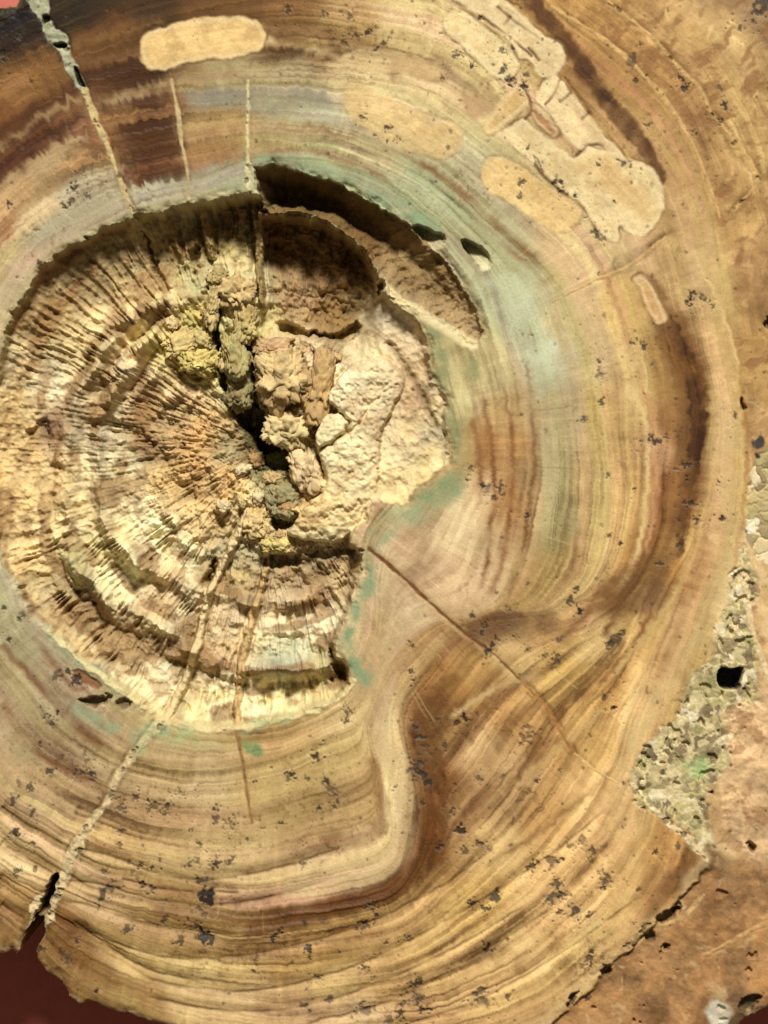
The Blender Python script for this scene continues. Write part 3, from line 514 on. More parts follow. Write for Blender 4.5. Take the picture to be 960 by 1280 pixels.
# dark dendrite specks: clusters of little angular pores
rs = random.Random(4)
spk = [(485,160,4),(497,172,4),(484,176,3),(452,148,5),(468,170,3),(445,45,5),(460,40,5),(437,20,5),(470,60,4),(430,45,4),(405,18,5),(425,15,4),(360,12,5),(480,55,4),
 (600,22,3),(628,62,6),(628,88,7),(637,103,5),(640,62,5),(552,98,4),(590,83,6),(570,70,5),(530,30,4),(550,42,4),(658,92,6),(655,108,5),(652,228,4),(650,245,5),(672,205,5),(694,228,7),(703,238,6),(720,246,5),(752,200,3),(748,205,4),(780,204,6),(767,252,4),(745,290,6),(752,298,5),
 (790,75,5),(800,55,4),(795,100,5),(808,95,4),(852,98,5),(856,110,5),(905,130,6),(902,150,5),(900,110,4),(925,35,5),(940,22,7),(955,10,8),(868,165,4),(886,198,4),
 (748,452,5),(742,465,3),(752,502,5),(790,428,4),(805,432,5),(815,455,5),(868,367,6),(878,372,7),(890,382,5),(862,375,5),(820,552,7),(812,548,6),(800,552,4),(822,565,5),(832,545,5),(760,594,4),(858,580,5),(862,628,5),(872,650,5),(902,648,6),(898,605,3),(918,520,4),(916,533,3),(848,680,5),(762,670,3),(775,680,3),(792,612,3),
 (588,584,4),(610,612,6),(618,622,6),(604,608,5),(625,610,4),(585,600,3),(660,730,4),(636,762,5),(620,740,4),(658,645,4),
 (768,798,7),(778,792,5),(762,806,5),(720,738,6),(712,752,6),(725,765,5),(700,800,5),(694,825,5),(660,812,5),(680,820,5),(755,872,7),(766,885,6),(620,800,6),(602,788,6),(612,812,5),(590,770,4),(642,795,4),
 (520,908,7),(525,922,7),(531,940,6),(518,958,8),(524,970,8),(533,978,7),(548,900,5),(580,895,5),(572,905,5),(555,932,5),(518,850,4),(514,806,4),(514,840,3),(660,918,6),(650,930,4),(640,940,4),(700,965,4),(600,975,5),(565,1015,6),(575,1040,6),(600,1055,6),(612,1062,4),(580,1065,5),(550,1060,5),(640,1058,4),
 (660,1085,5),(725,1050,8),(715,1056,7),(738,1062,6),(690,1080,8),(668,1082,7),(700,1075,5),(695,1105,9),(705,1118,9),(712,1130,9),(722,1140,8),(690,1122,7),(735,1145,5),(758,1098,7),(755,1108,5),(700,1140,6),(848,1060,5),(735,1200,6),(728,1208,5),(740,1190,4),(600,1240,8),(605,1250,7),(596,1250,6),
 (520,1230,7),(525,1250,8),(530,1262,7),(510,1250,6),(500,1270,8),(485,1275,7),(455,1265,8),(385,1260,8),(455,1160,8),(470,1145,6),(480,1180,6),(510,1172,5),(498,1178,4),(385,1185,7),(340,1170,8),(350,1165,5),(410,1250,5),(590,1130,6),(620,1120,5),(610,1135,4),
 (405,930,6),(412,985,7),(420,1005,6),(408,975,6),(395,945,5),(435,890,4),(432,902,4),(350,1030,3),(380,1055,3),(365,970,3),(340,960,3),(400,1010,3),
 (250,1055,5),(265,1085,7),(245,1075,6),(255,1100,8),(258,1120,8),(250,1140,7),(246,1160,9),(255,1172,7),(235,1082,4),(285,1078,5),(270,1080,5),(240,1040,4),(190,1010,6),(200,1000,7),(205,1015,6),(185,1003,4),(225,990,5),(268,1010,6),(270,1025,6),(290,1030,5),(288,1050,4),(310,1050,5),(292,1018,4),(175,1080,5),(190,1085,4),(200,1073,4),(180,1062,3),(165,1090,3),(130,1090,5),(140,1110,7),(128,1120,7),(190,1112,6),(178,1106,6),(205,1152,6),(160,1160,5),(225,1178,5),(330,1035,3),(152,1038,4),
 (18,1000,7),(40,1016,6),(38,985,5),(25,980,4),(18,1042,5),(42,1055,4),(22,1090,5),(110,948,6),(100,965,5),(62,965,5),(92,968,4),(115,968,4),(142,992,5),(65,905,4),(50,930,4),(30,770,5),(25,772,4),(50,885,5),(72,890,5),(85,840,7),(72,845,6),(95,850,5),(60,895,4),(10,800,4),(5,760,4),
 (20,345,3),(50,330,4),(68,318,3),(80,258,4),(88,255,3),(45,288,4),(110,245,3),(90,252,4),(12,255,4)]
for k in range(90):
    x0 = rs.uniform(0, 940); y0 = rs.uniform(0, 1280)
    if rs.random() < .55: y0 = rs.uniform(880, 1270)
    q_ = RHO[np.searchsorted(GY, y0), np.searchsorted(GX, x0)]
    if 355 < q_ < 640: spk.append((x0, y0, rs.choice([3, 3, 4, 5, 6])))
for x0, y0, r in spk:
    r = r * rs.uniform(.9, 1.7); b = box([(x0, y0)], r * 3 + 4); x, y = X[b], Y[b]
    a0 = math.atan2(y0 - CY, x0 - CX) + rs.uniform(-.6, .6); kc = rs.choice([0, 0, .3, .6]); u = (x - x0) * math.cos(a0) + (y - y0) * math.sin(a0); v = -(x - x0) * math.sin(a0) + (y - y0) * math.cos(a0)
    k1, k2 = rs.uniform(.7, 1.5), rs.uniform(.7, 1.5)
    g = np.exp(-((u * k1 / r) ** 2 + (v * k2 / r) ** 2))
    dn = fbm(u + rs.uniform(0, 900), v + rs.uniform(0, 900), max(r * .45, 2.8), 210, 3)
    cross = np.exp(-(np.minimum(np.abs(u + 1.5 * dn), np.abs(v + 1.5 * dn)) / 1.6) ** 2) * (r > 4)
    m = sstep(0, .42, g * (1.05 - .4 * kc + kc * cross) + .8 * dn - .6)
    tone = rs.choice([(40, 38, 36), (48, 44, 40), (66, 60, 52), (36, 31, 26), (60, 48, 34)])
    mix(b, np.clip(.35 * g ** 2, 0, 1) * (r > 4), (140, 112, 72)); mix(b, m * rs.uniform(.55, .95), tone); H[b] -= rs.uniform(.5, 2.2) * m
for k in range(1000):
    x = rs.uniform(0, 960); y = rs.uniform(0, 1280)
    if RHO[np.searchsorted(GY, y), np.searchsorted(GX, x)] < 345: continue
    r = rs.uniform(.9, 2.3); b = box([(x, y)], 7); d = np.hypot(X[b] - x, (Y[b] - y) * rs.uniform(.7, 1.3)) + fbm(X[b], Y[b], 3, 216, 2)
    m = 1 - sstep(r * .5, r * 1.4, d); mix(b, m * rs.uniform(.3, .75), (84, 64, 42)); H[b] -= .4 * m
# the outer bark hairline cracks across the face (tiny ray-lines)
for k in range(55):
    t = rs.uniform(-70, 165); rr0 = rs.uniform(360, 560)
    i = int((math.radians(t) + math.pi) / (2 * math.pi) * 720)
    r1 = np.interp(rr0, RK, [c[i] for c in cv]); r2 = r1 + rs.uniform(12, 45); t2 = math.radians(t)
    P = [(CX + r * math.cos(t2), CY + r * math.sin(t2), .9) for r in (r1, (r1 + r2) / 2, r2)]
    b, d, w, tt = pline(P, 6, 3, 1.0, 12, 220)
    mix(b, np.exp(-(d / 1.0) ** 2) * rs.uniform(.15, .4), rs.choice([(228, 192, 128), (222, 180, 110), (120, 80, 40)]))

# ------------------------------------------------------------------ the rotted core: a hollow with a rough floor
CAV = [(322,246),(290,244),(262,250),(240,253),(215,259),(195,268),(175,268),(140,282),(107,297),(85,310),(57,330),(40,357),(22,380),(12,400),(2,430),(-10,480),(-18,550),(-16,620),(-6,670),(8,706),(22,733),(35,763),(60,785),(89,812),(110,830),(132,846),(150,858),(168,872),(185,888),(205,900),(225,902),(250,905),(285,908),(320,902),(360,893),(400,882),(425,870),(438,855),(436,838),(425,822),(420,800),(432,770),(445,735),(450,705),(456,690),(436,682),(450,656),(468,624),(480,628),(506,631),(520,607),(548,592),(565,566),(558,530),(557,495),(543,478),(536,450),(533,425),(522,402),(505,388),(490,374),(478,358),(470,335),(440,297),(400,271),(350,262),(328,258)]
SLOT = [(318,209),(345,206),(380,213),(410,224),(440,238),(470,254),(500,273),(530,297),(556,325),(575,350),(592,380),(602,405),(604,418),(588,431),(576,420),(562,406),(545,396),(520,386),(496,378),(476,352),(455,312),(430,289),(400,272),(360,264),(326,262),(322,240)]
lum = (C @ np.array([.3, .59, .11]))[..., None]; C = C * .93 + lum * .07 * np.array([1.04, 1.0, .92])
def full_sdf(P, wob, ws, seed):
    b, s = sdf(P, 130, 2, wob, ws, seed)
    F = np.full((NY, NX), -200.0); F[b] = s; return F
sC = full_sdf(CAV, 4.5, 13, 230); sS = full_sdf(SLOT, 3.2, 12, 240)
for F_ in (sC, sS):
    rm = np.exp(-((F_ + 2) / 4.0) ** 2); H -= rm * np.clip(1.2 + 3.2 * fbm(X, Y, 11, 245, 3), 0, 6)
    H -= 3.6 * np.exp(-np.clip(-F_, 0, 80) / 4.5) * np.clip(.6 + .9 * fbm(X, Y, 16, 249, 3), 0, 1.6)
    mix(AL, rm * .5 * np.clip(.4 + fbm(X, Y, 20, 247, 3), 0, 1), (196, 178, 128))
DEP = """100 450 58;60 560 50;30 650 34;150 560 58;120 700 50;200 640 56;250 560 64;200 450 60;240 400 58;220 320 75;280 290 85;290 380 52;400 380 125;400 320 125;350 300 125;350 400 115;440 380 105;440 330 110;280 600 66;250 700 56;330 740 58;400 730 58;430 700 60;300 820 46;400 820 46;160 800 48;490 400 30;520 450 20;535 500 14;530 550 12;540 580 8;500 610 10;465 500 28;430 600 30;400 660 32;60 420 50;120 350 60;300 450 60;340 480 62;320 560 85;380 560 60;310 640 60;350 430 62;400 440 45"""
a = np.array([[float(v) for v in l.split()] for l in DEP.split(';')])
num = 0; den = 0
bC = box(CAV, 6)
x, y = X[bC], Y[bC]
for q in a:
    w = 1 / ((x - q[0]) ** 2 + (y - q[1]) ** 2 + 250) ** 2; num = num + w * q[2]; den = den + w
dep = num / den * .9
th = TH[bC]; rr = np.hypot(x - 325, y - 568); tdeg = np.degrees(th)
# width of the wall between rim and floor
wl = np.interp(tdeg, [-180, -150, -128, -112, -100, -80, -40, 0, 30, 50, 70, 90, 110, 135, 160, 180], [14, 50, 66, 44, 7, 6, 12, 22, 20, 6, 30, 34, 40, 46, 34, 14])
s = sC[bC]
wall = sstep(-.5, 1, s / wl) * 0.62 + 0.38 * sstep(-.5, 5, s)
wall = np.where(s < -1, 0, wall)
angc = (th + math.pi) / (2 * math.pi)
wv = 1.1 * fbm(x, y, 45, 250, 2)
lamA = 1 - np.abs(vnoise(angc * 360 + wv, rr / (24 + 26 * sstep(200, 215, tdeg % 360) * (1 - sstep(262, 275, tdeg % 360))), 251)) * 2.4
lamU = sstep(195, 215, tdeg % 360) * (1 - sstep(262, 275, tdeg % 360)) * sstep(225, 255, rr)
lamB = vnoise(angc * 520 + wv, rr / 40, 252)
grain = fbm(x, y, 16, 260, 5); fine = fbm(x, y, 6, 265, 3); lump = fbm(x, y, 34, 268, 3)
f1, fe, idv = worley(x + 6 * grain, y + 6 * fbm(x, y, 16, 270, 3), 20, 12)
left = (1 - sstep(-20, 30, x - (305 - (y - 640) * .25))); fib = np.clip(left * sstep(115, 170, rr) + sstep(700, 760, y), 0, 1) * (1 - .75 * sstep(185, 225, x) * (1 - sstep(420, 500, y)))
T = tdeg % 360
crest = 0; rw = rr + 8 * fbm(th * 60, rr * 0, 16, 280, 3) + 5 * lump
for radii, a0, wd in ((([60, 100, 130, 150, 180, 210, 240], [275, 272, 267, 262, 245, 232, 226]), [12, 13, 15, 13, 8, 17, 17], 17), (([60, 100, 130, 150, 180, 210, 240], [184, 190, 202, 206, 205, 200, 195]), [9, 10, 14, 13, 9, 16, 14], 14), (([60, 240], [232, 160]), [4, 4, 5, 4, 4, 6, 6], 10)):
    r0 = np.interp(T, radii[0], radii[1]); aa = np.interp(T, [60, 100, 130, 150, 180, 210, 240], a0)
    q = (rw - r0) / wd
    crest = crest + aa * (1 - np.clip(np.abs(q), 0, 1)) ** .85 * np.clip(1 + .8 * fbm(x, y, 26, 281, 2), .3, 1.6)
rough = 1 - fib
fz = np.clip(.75 + .8 * fbm(x, y, 40, 290, 2), .2, 1.4) * (1 - .5 * sstep(150, 165, tdeg % 360) * (1 - sstep(195, 215, tdeg % 360)))
crest = crest * 1.55
hc = -dep * wall + wall * (fib * (crest - 5 + 3.7 * lamA * fz + 1.5 * lamB + 2.2 * lamU * lamB + 3 * lump + 2.4 * grain)
     + rough * (7 * lump + 7 * grain + 2.6 * lamA + 3 * (idv - .5) * 2 - 3 * (1 - sstep(0, 5, fe))) + 2.8 * fine + 0.7 * fbm(x, y, 3.4, 299, 2))
for P, A_, w_ in (([(215,372),(199,378),(175,388),(150,401),(120,424),(94,450)],13,7),([(215,412),(202,420),(180,430),(157,442),(140,460),(127,480)],12,7),([(228,488),(205,500),(188,516)],8,7),([(125,672),(150,695),(168,703),(200,715),(232,722)],11,8),([(128,732),(150,750),(173,772),(205,785),(232,790)],12,8),([(195,640),(225,670),(250,700)],8,7),([(340,762),(380,758),(430,742)],8,8),([(318,832),(360,840),(400,836)],10,8),([(60,720),(90,768),(130,806),(180,838)],6,8)):
    Qp = catmull(np.asarray(P, float), False, 5); d_, t_ = segdist(x + 5 * grain, y + 5 * lump, Qp, False)
    t_ = t_ / (len(Qp) - 1); e_ = sstep(0, .12, t_) * (1 - sstep(.85, 1, t_))
    hc = hc + A_ * e_ * np.exp(-(d_ / w_) ** 2) * np.clip(.9 + .5 * lamA + .5 * fbm(x, y, 22, 311, 2), .2, 1.5)
# calmer, finer relief on the pale shelf right of the centre
shelf = sstep(415, 450, x) * (1 - sstep(660, 690, y)) * sstep(365, 395, y)
hs = -dep * wall + wall * (3.0 * grain + 2.0 * fine + 3 * lump - 6 - 3 * sstep(.72, .95, ridged(x + 5 * grain, y, 42, 292, 2)))
hc = hc * (1 - shelf) + hs * shelf
core_m = s > -1
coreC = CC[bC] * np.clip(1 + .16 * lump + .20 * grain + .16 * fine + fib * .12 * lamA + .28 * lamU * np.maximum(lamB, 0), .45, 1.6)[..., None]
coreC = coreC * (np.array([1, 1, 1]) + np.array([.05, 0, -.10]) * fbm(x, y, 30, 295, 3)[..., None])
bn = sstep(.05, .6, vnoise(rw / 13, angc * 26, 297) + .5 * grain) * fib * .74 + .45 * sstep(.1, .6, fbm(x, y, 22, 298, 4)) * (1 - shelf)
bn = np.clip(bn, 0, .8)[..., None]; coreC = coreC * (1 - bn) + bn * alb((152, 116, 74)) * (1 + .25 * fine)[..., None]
yellowish = sstep(.25, .8, fbm(x, y, 26, 296, 3)) * (1 - sstep(0, 90, np.hypot((x - 270), (y - 420) * .8) - 40)) * .6  # muted yellow patches around the upper middle of the core
coreC = coreC * (1 - yellowish[..., None]) + yellowish[..., None] * alb((208, 194, 122))
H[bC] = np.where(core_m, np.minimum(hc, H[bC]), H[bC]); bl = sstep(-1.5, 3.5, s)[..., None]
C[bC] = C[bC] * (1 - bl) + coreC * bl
RO[bC] = np.where(core_m, .8, RO[bC]); PID[bC] = np.where(core_m, 3, PID[bC]); part(3, 'rotted_core')
# pale crust lip along the lower rim
b, d, w, t = pline([(60,787,5),(110,832,6),(168,874,7),(225,905,8),(300,908,8),(370,893,7),(420,874,7),(440,852,6)], 20, 4, 3, 12)
mix(b, .75 * (1 - sstep(w * .4, w, d)), (236, 216, 152)); H[b] += 1.5 * (1 - sstep(w * .4, w, d))
for P, c, o in (([(325,805),(360,800),(395,812),(385,828),(340,828)],(190,200,168),.7),([(300,915),(330,895),(365,893),(360,905),(320,912)],(172,192,140),.7),([(215,905),(245,915),(230,930),(205,925)],(176,190,132),.7),([(85,685),(100,682),(108,700),(96,712)],(190,190,128),.7),([(180,905),(200,905),(195,935),(170,945)],(176,192,140),.7)):
    b, s = sdf(P, 20, 4, 5, 12, 440); mix(b, sstep(-4, 5, s) * o * np.clip(.6 + .8 * fbm(X[b], Y[b], 9, 441, 3), 0, 1), c)
# upper slot behind the core
bS = box(SLOT, 4); x, y = X[bS], Y[bS]; s = sS[bS]
al = np.clip(((x - 330) * .8 + (y - 230) * .6) / 320, 0, 1)     # 0 near the top, 1 at the lower right end
sd_dep = 100 * (1 - al) ** 1.5 + 14
edge_up = sstep(-.5, 3.5, s)
low = sstep(0, 26, s) * .75 + .25 * edge_up
hS = -sd_dep * low - 6 * edge_up + 7 * edge_up * (fbm(x, y, 12, 300, 5, .6) + .6 * vnoise(ang[bS] * 300, RR[bS] / 14, 301))
mS = (s > -.5) & (sC[bS] < 2)
H[bS] = np.where(mS, np.minimum(hS, H[bS]), H[bS])
colS = CC[bS] * np.clip(1 + .25 * fbm(x, y, 14, 305, 4) + .1 * vnoise(ang[bS] * 300, RR[bS] / 14, 306), .5, 1.5)[..., None]  # dark samples in the slot put part of its shadow into the colour
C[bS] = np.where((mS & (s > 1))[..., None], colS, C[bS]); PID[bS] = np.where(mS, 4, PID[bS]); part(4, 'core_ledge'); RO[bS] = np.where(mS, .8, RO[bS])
b, d, w, t = pline([(326,262,6),(360,264,6),(400,272,7),(440,296,8),(468,330,8),(485,362,9),(520,388,9),(560,412,10),(590,430,10)], 20, 4, 2, 10)
m = 1 - sstep(w * .3, w, d); zz = np.interp(t, [0, .45, .65, 1], [-52, -46, -14, -3])
H[b] = H[b] * (1 - m) + np.maximum(H[b], zz + 5 * fbm(X[b], Y[b], 12, 310, 4)) * m
mix(b, m * .8 * sstep(.45, .7, t), (236, 214, 158)); mix(b, m * .6 * (1 - sstep(.35, .6, t)), (135, 105, 62))  # ridge's upper half coloured darker to add to its shadow; lower end cream

# the pale fan-shaped plate, split by two cracks
PLATE = [(440,452),(424,470),(410,488),(409,500),(420,514),(404,517),(393,546),(396,568),(399,584),(406,606),(392,622),(378,634),(362,656),(358,668),(388,677),(422,679),(438,668),(456,640),(470,618),(476,590),(477,560),(476,545),(486,520),(500,500),(508,480),(498,458),(480,446),(460,444)]
b, s = sdf(PLATE, 20, 3, 3, 12, 320); x, y = X[b], Y[b]
cr1, _ = segdist(x + 2 * fbm(x, y, 8, 330, 2), y + 2 * fbm(x, y, 8, 333, 2), np.array([(390.,572),(410,556),(434,541),(436,528),(425,516)]), False)
cr2, _ = segdist(x + 3 * fbm(x, y, 10, 336, 2), y + 3 * fbm(x, y, 10, 339, 2), np.array([(434.,541),(455,524),(462,505),(490,485)]), False)
cr3, _ = segdist(x + 3 * fbm(x, y, 10, 336, 2), y + 3 * fbm(x, y, 10, 339, 2), np.array([(378.,622),(398,614),(406,604),(404,590),(398,580)]), False)
m = sstep(0, 3.5, s)
top = -12 + 3.5 * fbm(x, y, 26, 340, 3) + 2.4 * fbm(x, y, 9, 345, 4) - 9 * sstep(22, 0, s) if False else -7 + 3.5 * fbm(x, y, 30, 340, 3) + 1.9 * fbm(x, y, 9, 345, 4) - 7 * (1 - sstep(0, 18, s))
top = top - 0.09 * np.clip(y - 630, 0, 60) * 1.5 - 2.6 * sstep(.78, .97, ridged(x + 4 * fbm(x, y, 14, 347, 2), y, 30, 348, 2)) - 3 * sstep(.5, .8, fbm(x, y, 8, 349, 2)) + 1.2 * fbm(x, y, 3.5, 346, 2)
top = top - 12 * np.exp(-(cr1 / 2.6) ** 2) - 5 * np.exp(-(cr2 / 2) ** 2) - 14 * np.exp(-(cr3 / 3.5) ** 2)
H[b] = np.where(s > 0, H[b] * (1 - m) + top * m, H[b])
pc = CC[b] * np.clip(1 + .14 * fbm(x, y, 24, 350, 3) + .2 * fbm(x, y, 5, 355, 3), .5, 1.4)[..., None]; st_ = (sstep(.1, .7, fbm(x, y, 17, 358, 4)) * .5)[..., None]; pc = pc * (1 - st_) + st_ * alb((190, 152, 104))
mix(b, m * .9, pc); mix(b, .5 * np.exp(-(cr1 / 2) ** 2) * m, (120, 90, 55))
b2, d, w, t = pline([(362,668,10),(390,672,14),(420,670,14),(445,650,9),(466,622,6)], 20, 4, 2, 10); mix(b2, .7 * (1 - sstep(w * .3, w, d)), (250, 228, 172))
PID[b] = np.where(s > 0, 5, PID[b]); part(5, 'pale_plate')
# crack between plate shelf and rim
b, d, w, t = pline([(488,430,5),(505,455,5),(522,485,6),(534,508,5),(545,530,4)], 20, 4, 2.5, 9); m = np.exp(-(d / w) ** 2); H[b] -= 7 * m; mix(b, m * .6, (120, 92, 58))
# raised rays crossing the core
def core_ray(P, rgb, hgt, seed):
    global pid
    b, d, w, t = pline(P, 30, 5, 2, 10, 360 + seed); x, y = X[b], Y[b]; s = w * .55 - d; m = sstep(-1.5, 2, s)
    m = m * sstep(0, 5, sC[b]); s = np.where(sC[b] > 2, s, -9)
    H[b] = np.minimum(H[b] + m * (hgt + 2 * fbm(x, y, 8, 370, 3)) - 5 * np.exp(-((s + 3) / 2) ** 2) * (sC[b] > 6), np.where(sC[b] > 0, -1.5, 9))
    mix(b, m, alb(rgb) * (1 + .2 * fbm(x, y, 10, 375, 3))[..., None])
    PID[b] = np.where(s > 0, pid, PID[b]); part(pid, 'ray_ridge'); pid += 1
core_ray([(333,692,6),(326,730,7),(313,775,8),(303,815,9),(298,860,9),(294,905,7)], (214,180,124), 11, 1)
core_ray([(306,640,9),(292,675,9),(276,708,8),(258,748,8),(246,800,9),(230,850,9),(206,900,9)], (232,208,156), 11, 2)
core_ray([(250,252,9),(256,285,10),(262,315,8)], (165,140,90), 16, 3)
core_ray([(318,246,9),(320,285,10),(322,330,8),(326,380,6)], (170,145,95), 22, 4)
core_ray([(208,262,7),(214,290,7),(222,318,6)], (140,115,70), 8, 5)
# the deep split through the centre and other voids
for P, dp in (([(258,340),(266,336),(271,360),(272,400),(273,440),(280,470),(292,490),(322,501),(330,522),(344,546),(364,558),(367,590),(352,587),(333,584),(322,566),(302,538),(286,511),(276,486),(264,460),(262,420),(262,380)], 70),
              ([(302,422),(320,430),(318,455),(318,480),(324,506),(312,502),(308,470)], 60),
              ([(333,648),(346,640),(372,640),(372,650),(360,660),(342,662)], 50), ([(329,695),(345,692),(374,694),(374,708),(352,710),(330,712)], 24),
              ([(238,412),(262,415),(262,420),(240,418)], 22), ([(236,468),(262,466),(262,472),(240,475)], 18), ([(470,350),(480,348),(482,360),(474,366)], 40),
              ([(380,690),(440,684),(452,690),(400,700)], 14), ([(410,812),(422,822),(434,840),(432,852),(420,848),(412,832)], 20),
              ([(345,395),(380,405),(420,412),(446,395),(452,408),(430,424),(390,418),(348,412)], 30), ([(172,283),(180,288),(196,330),(190,338),(180,310)], 20),
              ([(238,300),(248,305),(244,322),(234,330),(230,316)], 20), ([(248,735),(262,700),(268,702),(256,742)], 16), ([(265,695),(270,710),(262,730),(254,738)], 14)):
    pit(P, dp, None, 4, 3)
# chips in the left of the core
for P, dp in (([(96,530),(120,518),(150,522),(190,545),(196,560),(170,556),(130,545)], 14), ([(28,535),(50,520),(62,530),(60,560),(40,575),(30,560)], 12), ([(78,728),(98,738),(118,756),(110,764),(88,748)], 10)):
    pit(P, dp, None, 9, 4)
pit([(75,697),(92,690),(106,700),(104,728),(98,738),(82,728)], -9, (200, 186, 130), 4, 2)

# ------------------------------------------------------------------ slab outline and mesh parts
OUT = [(24,-14),(20,6),(0,9),(-40,28),(-90,75),(-140,190),(-180,420),(-186,650),(-160,880),(-110,1040),(-50,1140),(0,1193),(7,1192),(14,1186),(20,1194),(32,1167),(47,1147),(55,1150),(55,1170),(46,1187),(46,1197),(57,1215),(77,1230),(87,1246),(102,1256),(117,1252),(142,1265),(160,1266),(180,1275),(205,1282),(260,1297),(330,1312),(450,1326),(600,1332),(750,1326),(850,1312),(905,1296),(925,1280),(940,1268),(965,1258),(1000,1235),(1060,1140),(1110,950),(1130,700),(1118,400),(1060,150),(980,-20),(850,-95),(650,-150),(450,-172),(250,-150),(120,-105),(60,-60)]
POUT = np.asarray(OUT, float)
xo = X + 2.0 * fbm(X, Y, 12, 400, 3); yo = Y + 2.0 * fbm(X, Y, 12, 404, 3)
KEEP = inside(xo, yo, POUT)
near = np.zeros((NY, NX), bool)
dO = np.full((NY, NX), 60.0)
for P in (POUT[8:32], POUT[34:42], POUT[0:5]):
    bb = box(P, 40); d_, _ = segdist(xo[bb], yo[bb], P, False); dO[bb] = np.minimum(dO[bb], d_)
edge = np.exp(-dO / 4.0)
H -= edge * 6 + np.exp(-dO / 12) * 3 * np.clip(fbm(X, Y, 14, 410, 3) + .3, 0, 1)
crust = np.exp(-(dO / 4.5) ** 2) * np.clip(.35 + .9 * fbm(X, Y, 16, 415, 3), 0, 1)
mix(AL, crust * .8, (178, 165, 122))

C = np.clip(C, 0.004, 0.82)
ROOT = bpy.data.objects.new('petrified_wood', None); col.objects.link(ROOT)
ROOT['label'] = 'polished petrified wood slab with banded growth rings around a rough hollow rotted core'
ROOT['category'] = 'petrified wood'; ROOT['kind'] = 'thing'
THICK = 210.0
ROOT.location = W(440, 600, -THICK)
ROOT.empty_display_size = 0.01
OFF = np.array(W(440, 600, -THICK))

def stone_mat(name, bump_scale, bump_str, rough=None, spec=.35):
    m = bpy.data.materials.new(name); m.use_nodes = True; nt = m.node_tree; p = nt.nodes['Principled BSDF']
    at = nt.nodes.new('ShaderNodeAttribute'); at.attribute_name = 'Col'
    tc = nt.nodes.new('ShaderNodeNewGeometry')
    n1 = nt.nodes.new('ShaderNodeTexNoise'); n1.inputs['Scale'].default_value = bump_scale; n1.inputs['Detail'].default_value = 5; n1.inputs['Roughness'].default_value = .65
    nt.links.new(tc.outputs['Position'], n1.inputs['Vector'])
    mr = nt.nodes.new('ShaderNodeMapRange'); mr.inputs[1].default_value = .25; mr.inputs[2].default_value = .75; mr.inputs[3].default_value = .84; mr.inputs[4].default_value = 1.16
    nt.links.new(n1.outputs['Fac'], mr.inputs[0])
    mx = nt.nodes.new('ShaderNodeVectorMath'); mx.operation = 'SCALE'
    nt.links.new(at.outputs['Color'], mx.inputs[0]); nt.links.new(mr.outputs[0], mx.inputs['Scale'])
    nt.links.new(mx.outputs[0], p.inputs['Base Color'])
    bu = nt.nodes.new('ShaderNodeBump'); bu.inputs['Strength'].default_value = bump_str; bu.inputs['Distance'].default_value = .0001
    nt.links.new(n1.outputs['Fac'], bu.inputs['Height']); nt.links.new(bu.outputs[0], p.inputs['Normal'])
    if rough is None:
        ra = nt.nodes.new('ShaderNodeAttribute'); ra.attribute_name = 'Rough'; nt.links.new(ra.outputs['Fac'], p.inputs['Roughness'])
    else: p.inputs['Roughness'].default_value = rough
    p.inputs['Specular IOR Level'].default_value = spec
    return m
M_FACE = stone_mat('polished_stone', 3200, .25, None, .14)
M_CORE = stone_mat('weathered_stone', 2400, .75, .85, .12)

def mesh_obj(name, V, F, colr, ro, mat, parent=ROOT, nside=4):
    me = bpy.data.meshes.new(name)
    me.vertices.add(len(V)); me.vertices.foreach_set('co', np.ascontiguousarray(V, np.float32).ravel())
    F = np.ascontiguousarray(F, np.int32); n = len(F); k = F.shape[1]
    me.loops.add(n * k); me.loops.foreach_set('vertex_index', F.ravel())
    me.polygons.add(n); me.polygons.foreach_set('loop_start', np.arange(0, n * k, k, dtype=np.int32))
    me.update(calc_edges=True)
    me.polygons.foreach_set('use_smooth', np.ones(n, bool))
    a = me.attributes.new('Col', 'FLOAT_COLOR', 'POINT'); a.data.foreach_set('color', np.concatenate([colr, np.ones((len(V), 1))], 1).astype(np.float32).ravel())
    a = me.attributes.new('Rough', 'FLOAT', 'POINT'); a.data.foreach_set('value', np.asarray(ro, np.float32))
    me.materials.append(mat)
    o = bpy.data.objects.new(name, me); col.objects.link(o); o.parent = parent
    return o
XYZ = np.stack([(X - 480) * S, (640 - Y) * S, H * S], -1).reshape(-1, 3) - OFF
Cf = C.reshape(-1, 3); Rf = RO.ravel()
cell = KEEP[:-1, :-1] & KEEP[1:, :-1] & KEEP[:-1, 1:] & KEEP[1:, 1:]
ii = np.arange(NY * NX).reshape(NY, NX)
Q = np.stack([ii[:-1, :-1], ii[1:, :-1], ii[1:, 1:], ii[:-1, 1:]], -1)
cp = PID[:-1, :-1]
PARTS = {}
for p in sorted(np.unique(cp[cell]), key=lambda q: q != 3):
    F = Q[cell & (cp == p)]
    if len(F) < 12:
        F0 = F; continue
    u, inv = np.unique(F, return_inverse=True); F = inv.reshape(-1, 4)
    par = PARTS[3] if NAMES[p] in ('pale_plate', 'core_ledge', 'ray_ridge') else ROOT
    PARTS[p] = mesh_obj(NAMES[p], XYZ[u], F, Cf[u], Rf[u], M_CORE if p in (3, 4, 5) or NAMES[p] == 'ray_ridge' else M_FACE, par)
for p, t in ((0, 'polished golden brown cut face with fine growth rings'), (1, 'gravelly olive and cream pocket with a black hole by the right rim'), (2, 'mottled tan rind outside the bark line'), (3, 'rough cream hollow of radiating fibres in stepped arcs'), (4, 'shadowed crescent ledge above the hollow'), (5, 'pale cracked plate right of the central split')):
    if p in PARTS: PARTS[p]['label'] = t
